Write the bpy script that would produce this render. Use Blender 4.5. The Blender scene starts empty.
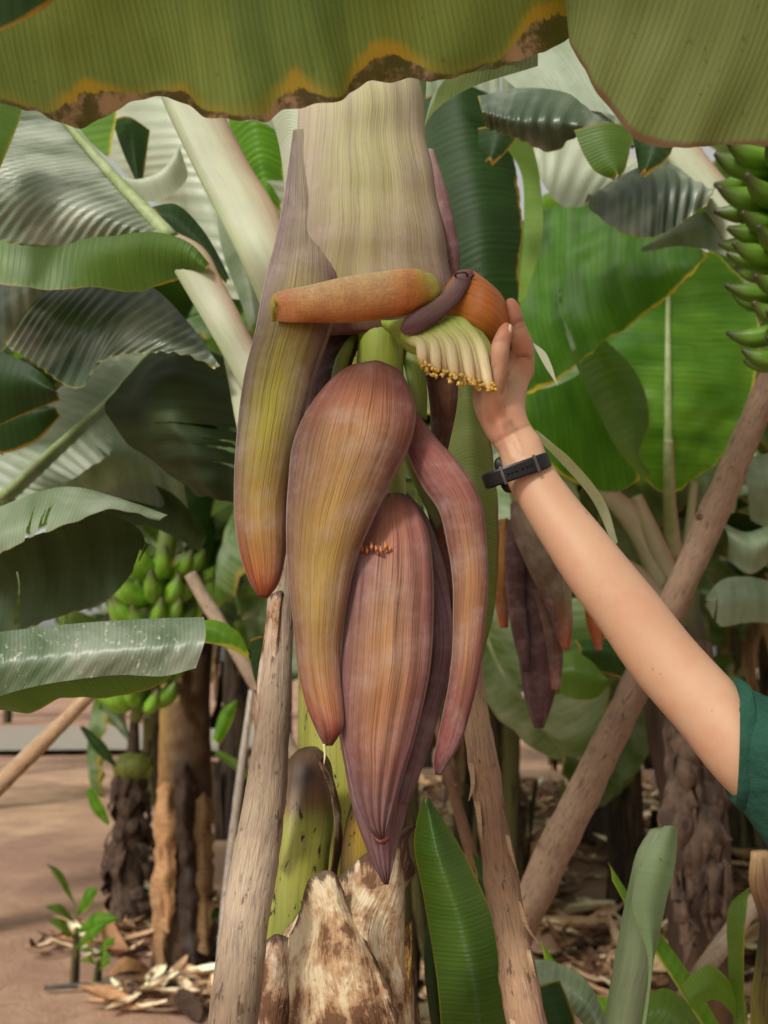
import bpy, math, random
import numpy as np
from mathutils import Vector, noise as mnoise
random.seed(7); rng = np.random.default_rng(7)
S = bpy.context.scene
COL = S.collection
PI = math.pi

# ------------------------------------------------------------------ camera
F = 1121.0; PITCH = math.radians(7.5); CAMZ = 1.6
FW = np.array((0, math.cos(PITCH), math.sin(PITCH)))
UP = np.array((0, -math.sin(PITCH), math.cos(PITCH)))
RT = np.array((1., 0, 0)); CAM = np.array((0, 0, CAMZ))
def P(x, y, d):
    v = FW + (x-384)/F*RT + (512-y)/F*UP
    return CAM + v*(d/v[1])
def G(x, y):
    v = FW + (x-384)/F*RT + (512-y)/F*UP
    return CAM + v*(-CAMZ/v[2])
cd = bpy.data.cameras.new('camera'); co = bpy.data.objects.new('camera', cd); COL.objects.link(co)
co.location = (0, 0, CAMZ); co.rotation_euler = (PI/2+PITCH, 0, 0)
cd.sensor_fit = 'HORIZONTAL'; cd.sensor_width = 24; cd.lens = 24*F/768
cd.clip_start = 0.05; cd.clip_end = 500
cd.dof.use_dof = True; cd.dof.focus_distance = 1.0; cd.dof.aperture_fstop = 7.5
S.camera = co

# ------------------------------------------------------------------ colour + nodes
def C(r, g, b, k=1.0):
    f = lambda c: (c/255/12.92 if c/255 <= .04045 else ((c/255+.055)/1.055)**2.4)
    return (min(1, f(r)*k), min(1, f(g)*k), min(1, f(b)*k), 1)
class NT:
    def __init__(s, name):
        s.m = bpy.data.materials.new(name); s.m.use_nodes = True
        s.t = s.m.node_tree; s.t.nodes.clear()
        s.out = s.t.nodes.new('ShaderNodeOutputMaterial')
    def n(s, typ, **kw):
        nd = s.t.nodes.new('ShaderNode'+typ)
        for k, v in kw.items(): setattr(nd, k, v)
        return nd
    def put(s, sock, v):
        if hasattr(v, 'is_output') or isinstance(v, bpy.types.NodeSocket): s.t.links.new(v, sock)
        else: sock.default_value = v
    def math(s, op, a, b=0., c=None):
        nd = s.n('Math', operation=op); s.put(nd.inputs[0], a); s.put(nd.inputs[1], b)
        if c is not None: s.put(nd.inputs[2], c)
        return nd.outputs[0]
    def mix(s, f, a, b, mode='MIX'):
        nd = s.n('MixRGB', blend_type=mode); s.put(nd.inputs[0], f); s.put(nd.inputs[1], a); s.put(nd.inputs[2], b)
        return nd.outputs[0]
    def noise(s, vec, scale, detail=3, rough=.55):
        nd = s.n('TexNoise'); s.put(nd.inputs['Vector'], vec); nd.inputs['Scale'].default_value = scale
        nd.inputs['Detail'].default_value = detail; nd.inputs['Roughness'].default_value = rough
        return nd.outputs['Fac']
    def step(s, v, a, b, lo=0., hi=1.):
        nd = s.n('MapRange', interpolation_type='SMOOTHSTEP'); s.put(nd.inputs[0], v)
        for i, q in enumerate((a, b, lo, hi)): nd.inputs[i+1].default_value = q
        return nd.outputs[0]
    def vec(s, x, y, z=0.):
        nd = s.n('CombineXYZ'); s.put(nd.inputs[0], x); s.put(nd.inputs[1], y); s.put(nd.inputs[2], z); return nd.outputs[0]
    def uv(s):
        nd = s.n('UVMap', uv_map='UVMap'); sp = s.n('SeparateXYZ'); s.t.links.new(nd.outputs[0], sp.inputs[0])
        return sp.outputs[0], sp.outputs[1]
    def attr(s, name):
        nd = s.n('Attribute', attribute_name=name); return nd
    def bump(s, h, strength, dist):
        nd = s.n('Bump'); nd.inputs['Strength'].default_value = strength; nd.inputs['Distance'].default_value = dist
        s.put(nd.inputs['Height'], h); return nd.outputs[0]
    def bsdf(s, col, rough=.5, nrm=None, spec=.5, sss=0, rad=(1, .4, .2)):
        nd = s.n('BsdfPrincipled'); s.put(nd.inputs['Base Color'], col); s.put(nd.inputs['Roughness'], rough)
        nd.inputs['Specular IOR Level'].default_value = spec
        if sss:
            nd.inputs['Subsurface Weight'].default_value = sss; nd.inputs['Subsurface Radius'].default_value = rad
            nd.inputs['Subsurface Scale'].default_value = .01
        if nrm is not None: s.put(nd.inputs['Normal'], nrm)
        return nd.outputs[0]
    def done(s, sh):
        s.t.links.new(sh, s.out.inputs['Surface']); return s.m

GK = 1.08      # picture colour -> base colour gain
def leaf_mat(name, c1, c2=None, edge=None, ew=0.004, trans=.35, tcol=None, stripe=.35, rough=.42, spec=.5, bumpk=.5, vein=.0048, burn=None, bw=.01, stain=0., vs=190, sheen=0., k=None):
    """c1/c2 = main colour clumps, edge = rim colour, burn = dead brown rim"""
    k = k or GK
    s = NT(name); u, v = s.uv(); geo = s.n('NewGeometry'); tc = s.n('TexCoord')
    c1 = C(*c1, k); c2 = C(*(c2 or c1[:3]), k) if c2 else c1
    warp = s.noise(tc.outputs['Object'], 6, 2)
    uu = s.math('ADD', u, s.math('MULTIPLY', warp, .006))
    st = s.noise(s.vec(s.math('MULTIPLY', uu, vs), s.math('MULTIPLY', v, 4)), 1, 3, .65)
    st2 = s.noise(s.vec(s.math('MULTIPLY', uu, vs*4), s.math('MULTIPLY', v, 5), 3.), 1, 1)
    big = s.noise(tc.outputs['Object'], 5, 4)
    streak = s.noise(s.vec(s.math('MULTIPLY', uu, 18), s.math('MULTIPLY', v, 2.5), 7.), 1, 3)
    col = s.mix(s.step(s.math('ADD', s.math('MULTIPLY', big, .5), s.math('MULTIPLY', streak, .5)), .38, .62), c1, c2)
    col = s.mix(s.math('MULTIPLY', s.step(st, .35, .7), stripe), col, s.mix(1., col, (.55, .6, .5, 1), 'MULTIPLY'))
    col = s.mix(s.math('MULTIPLY', s.step(st2, .5, .75), stripe*.5), col, s.mix(1., col, (1.5, 1.45, 1.3, 1), 'MULTIPLY'))
    sn = s.math('SINE', s.math('MULTIPLY', s.math('ADD', uu, s.math('MULTIPLY', st, vein*.5)), 2*PI/vein))
    vn = s.math('MULTIPLY', s.step(sn, .35, .95, 0, 1), s.step(streak, .3, .6, .25, 1))
    col = s.mix(s.math('MULTIPLY', vn, .3), col, s.mix(1., col, (1.7, 1.6, 1.45, 1), 'MULTIPLY'))
    col = s.mix(s.step(sn, -.98, -.6, .35, 0), col, s.mix(1., col, (.5, .55, .45, 1), 'MULTIPLY'))
    if sheen:
        w = s.step(s.noise(s.vec(s.math('MULTIPLY', uu, 10), s.math('MULTIPLY', v, 7), 1.), 1, 3), .42, .68, 0, sheen)  # whitish sky sheen painted into the leaf colour as soft patches
        col = s.mix(w, col, C(196, 202, 188, k))
    if stain:
        sp = s.noise(s.vec(s.math('MULTIPLY', u, 160), s.math('MULTIPLY', v, 60)), 1, 4, .7)
        msk = s.math('MULTIPLY', s.step(sp, .56, .66), s.step(s.noise(tc.outputs['Object'], 9, 2), .4, .6, .1, stain))
        col = s.mix(msk, col, C(190, 190, 165, k))
    else:
        sp = s.noise(tc.outputs['Object'], 160, 3, .6)
        col = s.mix(s.step(sp, .64, .72, 0, .5), col, C(70, 60, 35, k))
    e = s.attr('edge').outputs['Fac']
    en = s.math('ADD', s.math('MULTIPLY', s.math('SUBTRACT', s.noise(s.vec(s.math('MULTIPLY', u, 40), s.math('MULTIPLY', v, 40)), 1, 4, .6), .5), .5), s.math('MULTIPLY', s.math('SUBTRACT', s.noise(s.vec(s.math('MULTIPLY', u, 9), s.math('MULTIPLY', v, 5), 2.), 1, 2, .5), .47), 1.6))
    if edge:
        m = s.step(s.math('SUBTRACT', e, s.math('MULTIPLY', en, ew*4)), ew*.3, ew*1.6, 1, 0)
        col = s.mix(m, col, C(*edge, k))
    if burn:
        pn = s.step(s.noise(s.vec(s.math('MULTIPLY', u, 6.5), s.math('MULTIPLY', v, 3), 5.), 1, 2), .50, .66)
        fr = s.math('MULTIPLY', s.math('SUBTRACT', s.noise(s.vec(s.math('MULTIPLY', u, 60), s.math('MULTIPLY', v, 22)), 1, 5, .7), .5), bw*7)
        wd = s.math('ADD', s.math('MULTIPLY', pn, bw*3.2), bw*.25)
        yl = s.math('MULTIPLY', s.step(s.math('SUBTRACT', s.math('ADD', e, s.math('MULTIPLY', fr, s.math('ADD', pn, .15))), s.math('MULTIPLY', wd, 1.5)), 0, bw*2.2, 1, 0), s.math('ADD', s.math('MULTIPLY', pn, .75), .2))
        col = s.mix(yl, col, C(166, 124, 30, k))
        m = s.step(s.math('SUBTRACT', s.math('ADD', e, s.math('MULTIPLY', fr, s.math('ADD', s.math('MULTIPLY', pn, .7), .12))), wd), 0, bw*.5, 1, 0)
        bcol = s.mix(s.noise(tc.outputs['Object'], 60, 4), C(35, 24, 18, k), C(*burn, k))
        bcol = s.mix(s.step(s.noise(tc.outputs['Object'], 34, 5, .7), .46, .6), bcol, C(142, 108, 84, k))
        col = s.mix(m, col, bcol)
    h = s.math('ADD', s.math('MULTIPLY', sn, .12), s.math('ADD', st, s.math('MULTIPLY', st2, .35)))
    nrm = s.bump(h, bumpk, .0012)
    a = s.bsdf(col, rough, nrm, spec)
    t = s.n('BsdfTranslucent')
    tcx = C(*tcol, k) if tcol else None
    s.put(t.inputs[0], s.mix(.65, col, tcx) if tcx else s.mix(1., col, (1.1, 1.35, .6, 1), 'MULTIPLY'))
    s.put(t.inputs['Normal'], nrm)
    mx = s.n('MixShader'); mx.inputs[0].default_value = trans
    s.t.links.new(a, mx.inputs[1]); s.t.links.new(t.outputs[0], mx.inputs[2])
    return s.done(mx.outputs[0])

def vcol_mat(name, rough=.55, across=160, along=6, contrast=.35, bumpk=.5, bd=.0008, gain=1., spec=.35, bloom=0., spots=0., sss=0., wrink=0., pores=0., ridge=0., thr=.59):
    """painted attribute 'col' times lengthwise striations"""
    s = NT(name); u, v = s.uv(); tc = s.n('TexCoord'); a = s.attr('col').outputs['Color']
    if gain != 1: a = s.mix(1., a, (gain, gain*1.03, gain*1.04, 1), 'MULTIPLY')
    wv = s.math('ADD', u, s.math('MULTIPLY', s.noise(tc.outputs['Object'], 9, 2), .012))
    st = s.noise(s.vec(s.math('MULTIPLY', wv, across), s.math('MULTIPLY', v, along)), 1, 4, .7)
    st2 = s.noise(s.vec(s.math('MULTIPLY', wv, across*3.2), s.math('MULTIPLY', v, along*1.5), 5.), 1, 2, .6)
    cl = s.noise(s.vec(s.math('MULTIPLY', wv, across*.16), s.math('MULTIPLY', v, along*1.6), 9.), 1, 4, .6)
    dark = s.mix(1., a, (.42, .38, .42, 1), 'MULTIPLY'); lite = s.mix(1., a, (1.35, 1.28, 1.15, 1), 'MULTIPLY')
    col = s.mix(s.step(cl, .3, .7, .2, .8), s.mix(1., a, (.82, .76, .8, 1), 'MULTIPLY'), s.mix(1., a, (1.12, 1.12, 1.0, 1), 'MULTIPLY'))
    col = s.mix(s.step(st, .47, .62, 0, contrast*1.3), col, dark)
    col = s.mix(s.step(st2, .50, .62, 0, contrast*1.2), col, lite)
    if bloom:
        b = s.step(s.noise(s.vec(s.math('MULTIPLY', wv, 26), s.math('MULTIPLY', v, 30), 2.), 1, 5, .7), .42, .75, 0, bloom)
        col = s.mix(b, col, C(168, 150, 146, GK))
    if spots:
        b = s.step(s.noise(s.vec(s.math('MULTIPLY', u, 90), s.math('MULTIPLY', v, 35), 8.), 1, 4, .7), thr, thr+.05, 0, spots)
        col = s.mix(b, col, C(52, 34, 26))
    h = s.math('ADD', s.math('MULTIPLY', cl, ridge), s.math('ADD', st, s.math('MULTIPLY', st2, .4)))
    if wrink:
        h = s.math('ADD', h, s.math('MULTIPLY', s.noise(s.vec(s.math('MULTIPLY', u, 30), s.math('MULTIPLY', v, 30)), 1, 4), wrink))
    if pores:
        vo = s.n('TexVoronoi'); s.put(vo.inputs['Vector'], s.vec(s.math('MULTIPLY', u, 330), s.math('MULTIPLY', v, 420)))
        vo.inputs['Scale'].default_value = 1; vo.inputs['Randomness'].default_value = .55
        h = s.math('ADD', h, s.math('MULTIPLY', vo.outputs['Distance'], pores))
        col = s.mix(s.step(vo.outputs['Distance'], .42, .75, 0, .3), col, s.mix(1., col, (.55, .45, .35, 1), 'MULTIPLY'))
    return s.done(s.bsdf(col, rough, s.bump(h, bumpk, bd), spec, sss))

def plain_mat(name, ca, cb, scale=8, stretch=(1, 1, 1), rough=.7, bumpk=.4, bd=.004, cc=None, th=(.4, .6), th2=(.62, .68), spec=.3, detail=5, k=None, sss=0.):
    k = k or GK
    s = NT(name); tc = s.n('TexCoord'); mp = s.n('Mapping'); s.t.links.new(tc.outputs['Object'], mp.inputs[0])
    mp.inputs['Scale'].default_value = stretch
    n1 = s.noise(mp.outputs[0], scale, detail, .6)
    col = s.mix(s.step(n1, *th), C(*ca, k), C(*cb, k))
    n2 = s.noise(mp.outputs[0], scale*4.3, detail, .65)
    col = s.mix(s.step(n2, .3, .8, 0, .5), col, s.mix(1., col, (.55, .5, .45, 1), 'MULTIPLY'))
    if cc: col = s.mix(s.step(s.noise(mp.outputs[0], scale*1.7+1, detail, .7), *th2), col, C(*cc, k))
    return s.done(s.bsdf(col, rough, s.bump(s.math('ADD', n1, n2), bumpk, bd), spec, sss))

# ------------------------------------------------------------------ object building
WL = {}
def link(o, parent=None):
    COL.objects.link(o)
    if parent is not None: o.parent = parent
    return o
def meta(o, label=None, cat=None, group=None, kind=None):
    if label: o['label'] = label
    if cat: o['category'] = cat
    if group: o['group'] = group
    if kind: o['kind'] = kind
    return o
def empty(name, loc, label=None, cat=None, group=None):
    o = bpy.data.objects.new(name, None); o.empty_display_size = .05
    o.location = loc; link(o); WL[o] = np.array(loc, float); return meta(o, label, cat, group)
def mk(name, V, Fc, mat, parent=None, uv=None, attrs=None, smooth=True, loc=None):
    V = np.asarray(V, float).reshape(-1, 3)
    if parent is None:
        base = np.array(loc if loc is not None else (V[:, 0].mean(), V[:, 1].mean(), V[:, 2].min()), float)
    else: base = WL[parent]
    me = bpy.data.meshes.new(name); me.from_pydata((V-base).tolist(), [], [tuple(int(i) for i in f) for f in Fc]); me.update()
    li = np.empty(len(me.loops), dtype=np.int32); me.loops.foreach_get('vertex_index', li)
    if uv is not None:
        l = me.uv_layers.new(name='UVMap'); l.data.foreach_set('uv', np.asarray(uv, float)[li].ravel())
    for k, a in (attrs or {}).items():
        a = np.asarray(a, float)
        if a.ndim == 1:
            at = me.attributes.new(k, 'FLOAT', 'POINT'); at.data.foreach_set('value', a)
        else:
            at = me.attributes.new(k, 'FLOAT_COLOR', 'POINT'); at.data.foreach_set('color', a.ravel())
    if smooth: me.polygons.foreach_set('use_smooth', [True]*len(me.polygons))
    for m in (mat if isinstance(mat, (list, tuple)) else [mat]): me.materials.append(m)
    o = bpy.data.objects.new(name, me); link(o, parent)
    if parent is None: o.location = base
    WL[o] = base
    return o
def cat(parts):
    """join (V,F,uv,attr) tuples of one part"""
    Vs, Fs, Us, As = [], [], [], []; n = 0
    for V, Fc, U, A in parts:
        Vs.append(V); Fs += [tuple(i+n for i in f) for f in Fc]; Us.append(U); As.append(A); n += len(V)
    return np.vstack(Vs), Fs, np.vstack(Us), (np.vstack(As) if As[0] is not None else None)

def spl(pts, n, knots=None):
    pts = np.asarray(pts, float)
    if len(pts) == 2:
        t = np.linspace(0, 1, n)[:, None]; return pts[0]*(1-t)+pts[1]*t
    d = np.linalg.norm(np.diff(pts[:, :3], axis=0), axis=1)**.5 if knots is None else np.diff(knots)
    d = np.maximum(d, 1e-6); k = np.r_[0, np.cumsum(d)]; k /= k[-1]
    m = np.gradient(pts, k, axis=0, edge_order=1)
    t = np.linspace(0, 1, n); i = np.clip(np.searchsorted(k, t, side='right')-1, 0, len(k)-2)
    h = (k[i+1]-k[i])[:, None]; s_ = ((t-k[i])[:, None])/h
    return ((2*s_**3-3*s_**2+1)*pts[i]+(s_**3-2*s_**2+s_)*h*m[i]+(-2*s_**3+3*s_**2)*pts[i+1]+(s_**3-s_**2)*h*m[i+1])
def arc(pts, n):
    q = spl(pts, 160); L = np.r_[0, np.cumsum(np.linalg.norm(np.diff(q[:, :3], axis=0), axis=1))]
    t = np.linspace(0, L[-1], n); return np.stack([np.interp(t, L, q[:, c]) for c in range(q.shape[1])], 1)
def gridfaces(a, b, wrap=False, mask=None):
    f = []
    for i in range(a-1):
        for j in range(b if wrap else b-1):
            if mask is not None and not mask[i, j]: continue
            j2 = (j+1) % b
            f.append((i*b+j, i*b+j2, (i+1)*b+j2, (i+1)*b+j))
    return f
def n3(p, s=1., o=0.): return mnoise.noise(Vector((p[0]*s+o, p[1]*s+o*1.7, p[2]*s-o)))

def tube(path, rad, sides=12, bumpy=0., bs=20., col=None, seed=0., flat=1., n=None, jag=0.):
    """path in world points; returns V,F,uv,col ; both ends closed"""
    n = n or max(8, len(path)*6)
    q = spl(np.c_[np.asarray(path, float), np.asarray(rad, float)], n)
    p, r = q[:, :3], q[:, 3]
    T = np.gradient(p, axis=0); T /= np.linalg.norm(T, axis=1)[:, None]
    ref = np.array((0, -1., .1)); A = np.cross(T, ref); A /= np.linalg.norm(A, axis=1)[:, None]+1e-9; B = np.cross(A, T)
    L = np.r_[0, np.cumsum(np.linalg.norm(np.diff(p, axis=0), axis=1))]
    V, U, K = [], [], []
    cc = None if col is None else spl(np.asarray(col, float), n)
    for i in range(n):
        for j in range(sides):
            a = 2*PI*j/sides; dv = A[i]*math.cos(a)*r[i]+B[i]*math.sin(a)*r[i]*flat
            k = 1.
            if bumpy: k += bumpy*(n3(p[i]+dv, bs, seed)+.5*n3(p[i]+dv, bs*3, seed+3))
            V.append(p[i]+dv*k); U.append((j/sides*2*PI*max(r.max(), 1e-4), L[i]))
            if cc is not None: K.append(cc[i])
    Fc = gridfaces(n, sides, True)
    for e, i in ((0, 0), (1, n-1)):
        V.append(p[i]); U.append((0, L[i])); c = len(V)-1
        if cc is not None: K.append(cc[i])
        for j in range(sides):
            a, b = i*sides+j, i*sides+(j+1) % sides
            Fc.append((c, b, a) if e == 0 else (c, a, b))
    return np.array(V), Fc, np.array(U), (np.array(K) if cc is not None else None)
def pt(pts): return [P(*p) for p in pts]
def px2m(px, d): return px*d/F*1.0
def ptube(pts, **kw):
    """pts: (x,y,d,radius_px)"""
    return tube([P(x, y, d) for x, y, d, r in pts], [px2m(r, d) for x, y, d, r in pts], **kw)

DS = .06
def horn(rows, nv=70, nu=40, bf=.7, bb=.35, rip=0., seed=0., keel=0., rim=0., wavy=0., pleat=0.):
    """closed, bract shaped body. rows: (xl,yl,xr,yr,d,colL,colM,colR[,bf[,bb]])"""
    A = []
    for r in rows:
        L, R = P(r[0], r[1], r[4]), P(r[2], r[3], r[4])
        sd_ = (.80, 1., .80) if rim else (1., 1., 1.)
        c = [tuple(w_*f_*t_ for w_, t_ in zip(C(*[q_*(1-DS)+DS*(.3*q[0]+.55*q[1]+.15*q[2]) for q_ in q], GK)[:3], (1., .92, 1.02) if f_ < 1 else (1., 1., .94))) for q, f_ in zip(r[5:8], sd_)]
        A.append(np.r_[L, R, c[0], c[1], c[2], r[8] if len(r) > 8 else bf, r[9] if len(r) > 9 else bb])
    mid = np.array([(a[:3]+a[3:6])/2 for a in A]); kn = np.r_[0, np.cumsum(np.linalg.norm(np.diff(mid, axis=0), axis=1)+.001)]
    Q = spl(np.array(A), nv, kn/kn[-1])
    V, U, K = [], [], []; wmax = np.linalg.norm(Q[:, 3:6]-Q[:, :3], axis=1).max()
    m = (Q[:, :3]+Q[:, 3:6])/2; Ln = np.r_[0, np.cumsum(np.linalg.norm(np.diff(m, axis=0), axis=1))]
    T = np.gradient(m, axis=0)
    for i in range(nv):
        L, R = Q[i, :3], Q[i, 3:6]; c = (L+R)/2; h = (R-L)/2; hl = np.linalg.norm(h)+1e-9
        nrm = np.cross(T[i], h); nrm /= np.linalg.norm(nrm)+1e-9
        if nrm[1] > 0: nrm = -nrm
        nrm = nrm*.6+np.array((0, -1, 0))*.4; nrm -= h*np.dot(nrm, h)/hl**2; nrm /= np.linalg.norm(nrm)
        for j in range(nu):
            a = 2*PI*j/nu; x = math.cos(a); z = math.sin(a)     # a in 0..pi front
            b = Q[i, 15] if z >= 0 else Q[i, 16]
            s_ = (1-x)/2                                         # 0 right .. 1 left
            p = c+h*x+nrm*(z*b*hl)
            if keel and z > 0: p = p+nrm*(keel*hl*math.exp(-((x+.1)/.16)**2))
            if rip: p = p+nrm*rip*n3((x*hl*1., Ln[i]*.25, seed), 90)*(1 if z > 0 else .3)
            if wavy: p = p+(nrm*.8+h/hl*.35)*wavy*n3((x*hl*.7, Ln[i], seed), 16)
            if pleat: p = p+nrm*pleat*math.sin(x*16+2*n3((Ln[i], 0, seed), 8))
            V.append(p)
            arcu = (a if a <= PI else 2*PI-a)/PI*wmax*1.3 + (5. if a > PI else 0)
            U.append(((a/PI)*wmax*1.3, Ln[i]))
            cl, cm, cr = Q[i, 6:9], Q[i, 9:12], Q[i, 12:15]
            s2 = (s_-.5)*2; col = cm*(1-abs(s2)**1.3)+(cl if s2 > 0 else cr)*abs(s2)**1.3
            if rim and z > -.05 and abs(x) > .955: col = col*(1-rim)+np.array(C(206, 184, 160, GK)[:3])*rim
            K.append(np.r_[np.clip(col, 0, 1), 1])
    Fc = gridfaces(nv, nu, True)
    for e, i in ((0, 0), (1, nv-1)):
        V.append(np.mean(V[i*nu:(i+1)*nu], axis=0)); U.append(U[i*nu]); K.append(K[i*nu+nu//4]); c = len(V)-1
        for j in range(nu):
            a, b = i*nu+j, i*nu+(j+1) % nu
            Fc.append((c, b, a) if e == 0 else (c, a, b))
    return np.array(V), Fc, np.array(U), np.array(K)
def hornobj(name, rows, mat, parent=None, **kw):
    V, Fc, U, K = horn(rows, **kw); return mk(name, V, Fc, mat, parent, U, {'col': K})

def loft(rails, d, nu=110, nv=26, pleat=0., pw=.012, bulge=0., ripple=0., tears=0, tearw=.012, edgew=.0, seed=0., mid=None, skew=0., ends=True, tpos=None, col=None):
    """sheet through rails of pixels (x,y[,d]); veins run from rail to rail. returns V,F,uv,edge"""
    R = []
    for k, r in enumerate(rails):
        dd = d[k] if isinstance(d, (list, tuple)) else d
        R.append(arc([P(q[0], q[1], q[2] if len(q) > 2 else dd) for q in r], nu))
    R = np.array(R)                                             # K,nu,3
    if len(R) == 2:
        m = (R[0]+R[1])/2; m[:, 1] -= bulge; m[:, 2] += abs(bulge)*.3
        R = np.array([R[0], m, R[1]])
    G3 = np.array([spl(R[:, i], nv) for i in range(nu)])       # nu,nv,3
    mr = R[0] if mid is None else R[mid]
    Lu = np.r_[0, np.cumsum(np.linalg.norm(np.diff(R.mean(0), axis=0), axis=1))]
    vv = np.zeros((nu, nv)); seg = np.linalg.norm(np.diff(G3, axis=1), axis=2); vv[:, 1:] = np.cumsum(seg, axis=1)
    tot = vv[:, -1:]
    Tu = np.gradient(G3, axis=0); Tv = np.gradient(G3, axis=1); N = np.cross(Tu, Tv); N /= np.linalg.norm(N, axis=2)[:, :, None]+1e-9
    ph = np.array([n3((l, seed, 0), 6)*3 for l in Lu])
    s_ = np.linspace(0, 1, nv)
    env = np.minimum(1, s_*5)*1.0
    for j in range(nv):
        for i in range(nu):
            o = 0.
            if pleat:
                am = .55+.6*n3((Lu[i]*.6, s_[j]*.15, seed), 14)
                o += pleat*env[j]*am*math.sin(2*PI*(Lu[i]+skew*vv[i, j])/pw+ph[i]*3)
            if ripple: o += ripple*(n3(G3[i, j], 9, seed)+.5*n3(G3[i, j], 22, seed+5))
            G3[i, j] += N[i, j]*o
            if edgew and j > nv-4:
                k = (j-(nv-4))/3
                G3[i, j] += Tv[i, j]/(np.linalg.norm(Tv[i, j])+1e-9)*edgew*k*(n3((Lu[i], 1, seed), 25)+.6*n3((Lu[i], 4, seed), 70))+N[i, j]*edgew*k*n3((Lu[i], 9, seed), 40)
    edge = tot-vv
    if mid is not None: edge = np.minimum(edge, vv)
    if ends:
        eu = np.minimum(Lu, Lu[-1]-Lu)[:, None]; edge = np.minimum(edge, eu+ (0 if ends == 2 else .0))
    mask = np.ones((nu-1, nv-1), bool)
    rs = random.Random(int(seed*10)+3)
    tp = tpos if tpos is not None else [rs.uniform(.08, .92) for _ in range(tears)]
    for t in tp:
        c = t*nu; depth = rs.uniform(.35, .95)
        for j in range(nv-1):
            s0 = (j+.5)/(nv-1)
            if s0 < 1-depth: continue
            w = tearw*((s0-(1-depth))/depth)**1.2*nu/(Lu[-1]+1e-6)
            for i in range(nu-1):
                if abs(i+.5-c) < w: mask[i, j] = False
    V = G3.reshape(-1, 3); U = np.stack([np.repeat(Lu[:, None], nv, 1), vv], 2).reshape(-1, 2)
    return V, gridfaces(nu, nv, False, mask), U, edge.reshape(-1)
def leaf(label, rails, d, mat, name='banana_leaf', parent=None, rib=None, group=None, catg='leaf', ribmat=None, **kw):
    if mat in (M['grey'], M['dark']) and kw.get('nu', 0) >= 70 and parent is None:
        kw.setdefault('tears', 4); kw.setdefault('tearw', .004); kw.setdefault('edgew', .004); kw['nu'] = max(kw['nu'], 150)
    V, Fc, U, E = loft(rails, d, **kw)
    o = mk(name, V, Fc, mat, parent, U, {'edge': E})
    if parent is None: meta(o, label, catg, group)
    elif label: o['label'] = label
    if rib:
        V, Fc, U, _ = ptube(rib, sides=10, flat=.8); mk('midrib', V, Fc, ribmat or M['rib'], o, U)
    return o
def part(name, geo, mat, parent, attr='col'):
    V, Fc, U, K = geo; return mk(name, V, Fc, mat, parent, U, {attr: K} if K is not None else None)

# ------------------------------------------------------------------ materials
M = {}
M['over'] = leaf_mat('overhead_leaf_mat', (108, 118, 56), (76, 94, 48), trans=.4, tcol=(118, 134, 40), vein=.0045, stripe=.35, rough=.7, spec=.12, burn=(88, 60, 42), bw=.0055, vs=260, k=1.1, bumpk=.25)
M['over2'] = leaf_mat('overhead_leaf_grey', (114, 122, 74), (96, 108, 60), trans=.4, tcol=(126, 138, 50), vein=.0045, stripe=.3, rough=.7, spec=.12, edge=(104, 72, 58), ew=.0035, vs=230, k=1.1, bumpk=.2)
M['silver'] = leaf_mat('silver_pleated_leaf', (92, 106, 84), (126, 134, 118), trans=.15, stripe=.4, rough=.36, spec=.6, sheen=.55, bumpk=.6, edge=(110, 116, 60), ew=.002, vs=120)
M['silverdark'] = leaf_mat('dark_pleated_leaf', (52, 70, 48), (86, 98, 78), trans=.1, stripe=.45, rough=.34, spec=.6, sheen=.3, bumpk=.6, edge=(140, 130, 50), ew=.002, vs=120)
M['white'] = leaf_mat('pale_waxy_leaf', (196, 202, 184), (168, 178, 156), trans=.3, stripe=.18, rough=.45, vs=90, tcol=(200, 214, 150))
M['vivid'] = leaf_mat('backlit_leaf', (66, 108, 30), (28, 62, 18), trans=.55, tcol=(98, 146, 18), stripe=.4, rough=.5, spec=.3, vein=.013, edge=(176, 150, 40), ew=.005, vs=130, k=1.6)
M['pale'] = leaf_mat('pale_edge_leaf', (186, 190, 168), (160, 164, 140), trans=.25, stripe=.1, rough=.5, vein=9.)
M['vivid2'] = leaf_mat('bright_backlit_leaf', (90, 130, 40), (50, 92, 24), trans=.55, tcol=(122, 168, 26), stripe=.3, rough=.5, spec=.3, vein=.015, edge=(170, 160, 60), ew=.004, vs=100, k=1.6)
M['green'] = leaf_mat('fresh_green_leaf', (92, 122, 46), (72, 104, 38), trans=.45, tcol=(120, 160, 30), stripe=.3, rough=.45, edge=(150, 130, 40), ew=.0018, vs=120)
M['lime'] = leaf_mat('lime_leaf', (128, 160, 66), (104, 142, 48), trans=.5, tcol=(150, 190, 60), stripe=.2, rough=.5, vs=110)
M['dark'] = leaf_mat('dark_drooping_leaf', (66, 80, 50), (46, 58, 38), trans=.3, tcol=(80, 100, 24), stripe=.5, rough=.62, spec=.25, vs=70, edge=(84, 80, 46), ew=.002)
M['darkg'] = leaf_mat('dark_green_leaf', (40, 68, 26), (30, 52, 22), trans=.35, tcol=(70, 110, 16), stripe=.4, rough=.55, spec=.3, vein=.012, vs=90, edge=(150, 112, 30), ew=.003)
M['grey'] = leaf_mat('grey_green_leaf', (128, 142, 116), (102, 118, 90), trans=.25, stripe=.25, rough=.42, vs=90, sheen=.3, edge=(120, 112, 80), ew=.0015)
M['scratch'] = leaf_mat('scuffed_leaf', (70, 92, 60), (104, 116, 98), trans=.15, stripe=.2, rough=.4, stain=.8, vs=80, sheen=.25, bumpk=.3)
M['bgA'] = leaf_mat('grove_leaf', (82, 104, 54), (52, 78, 34), trans=.4, tcol=(110, 150, 40), stripe=.5, rough=.5, vein=.022, vs=40, edge=(130, 110, 50), ew=.012, sheen=.2, k=1.6)
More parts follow.
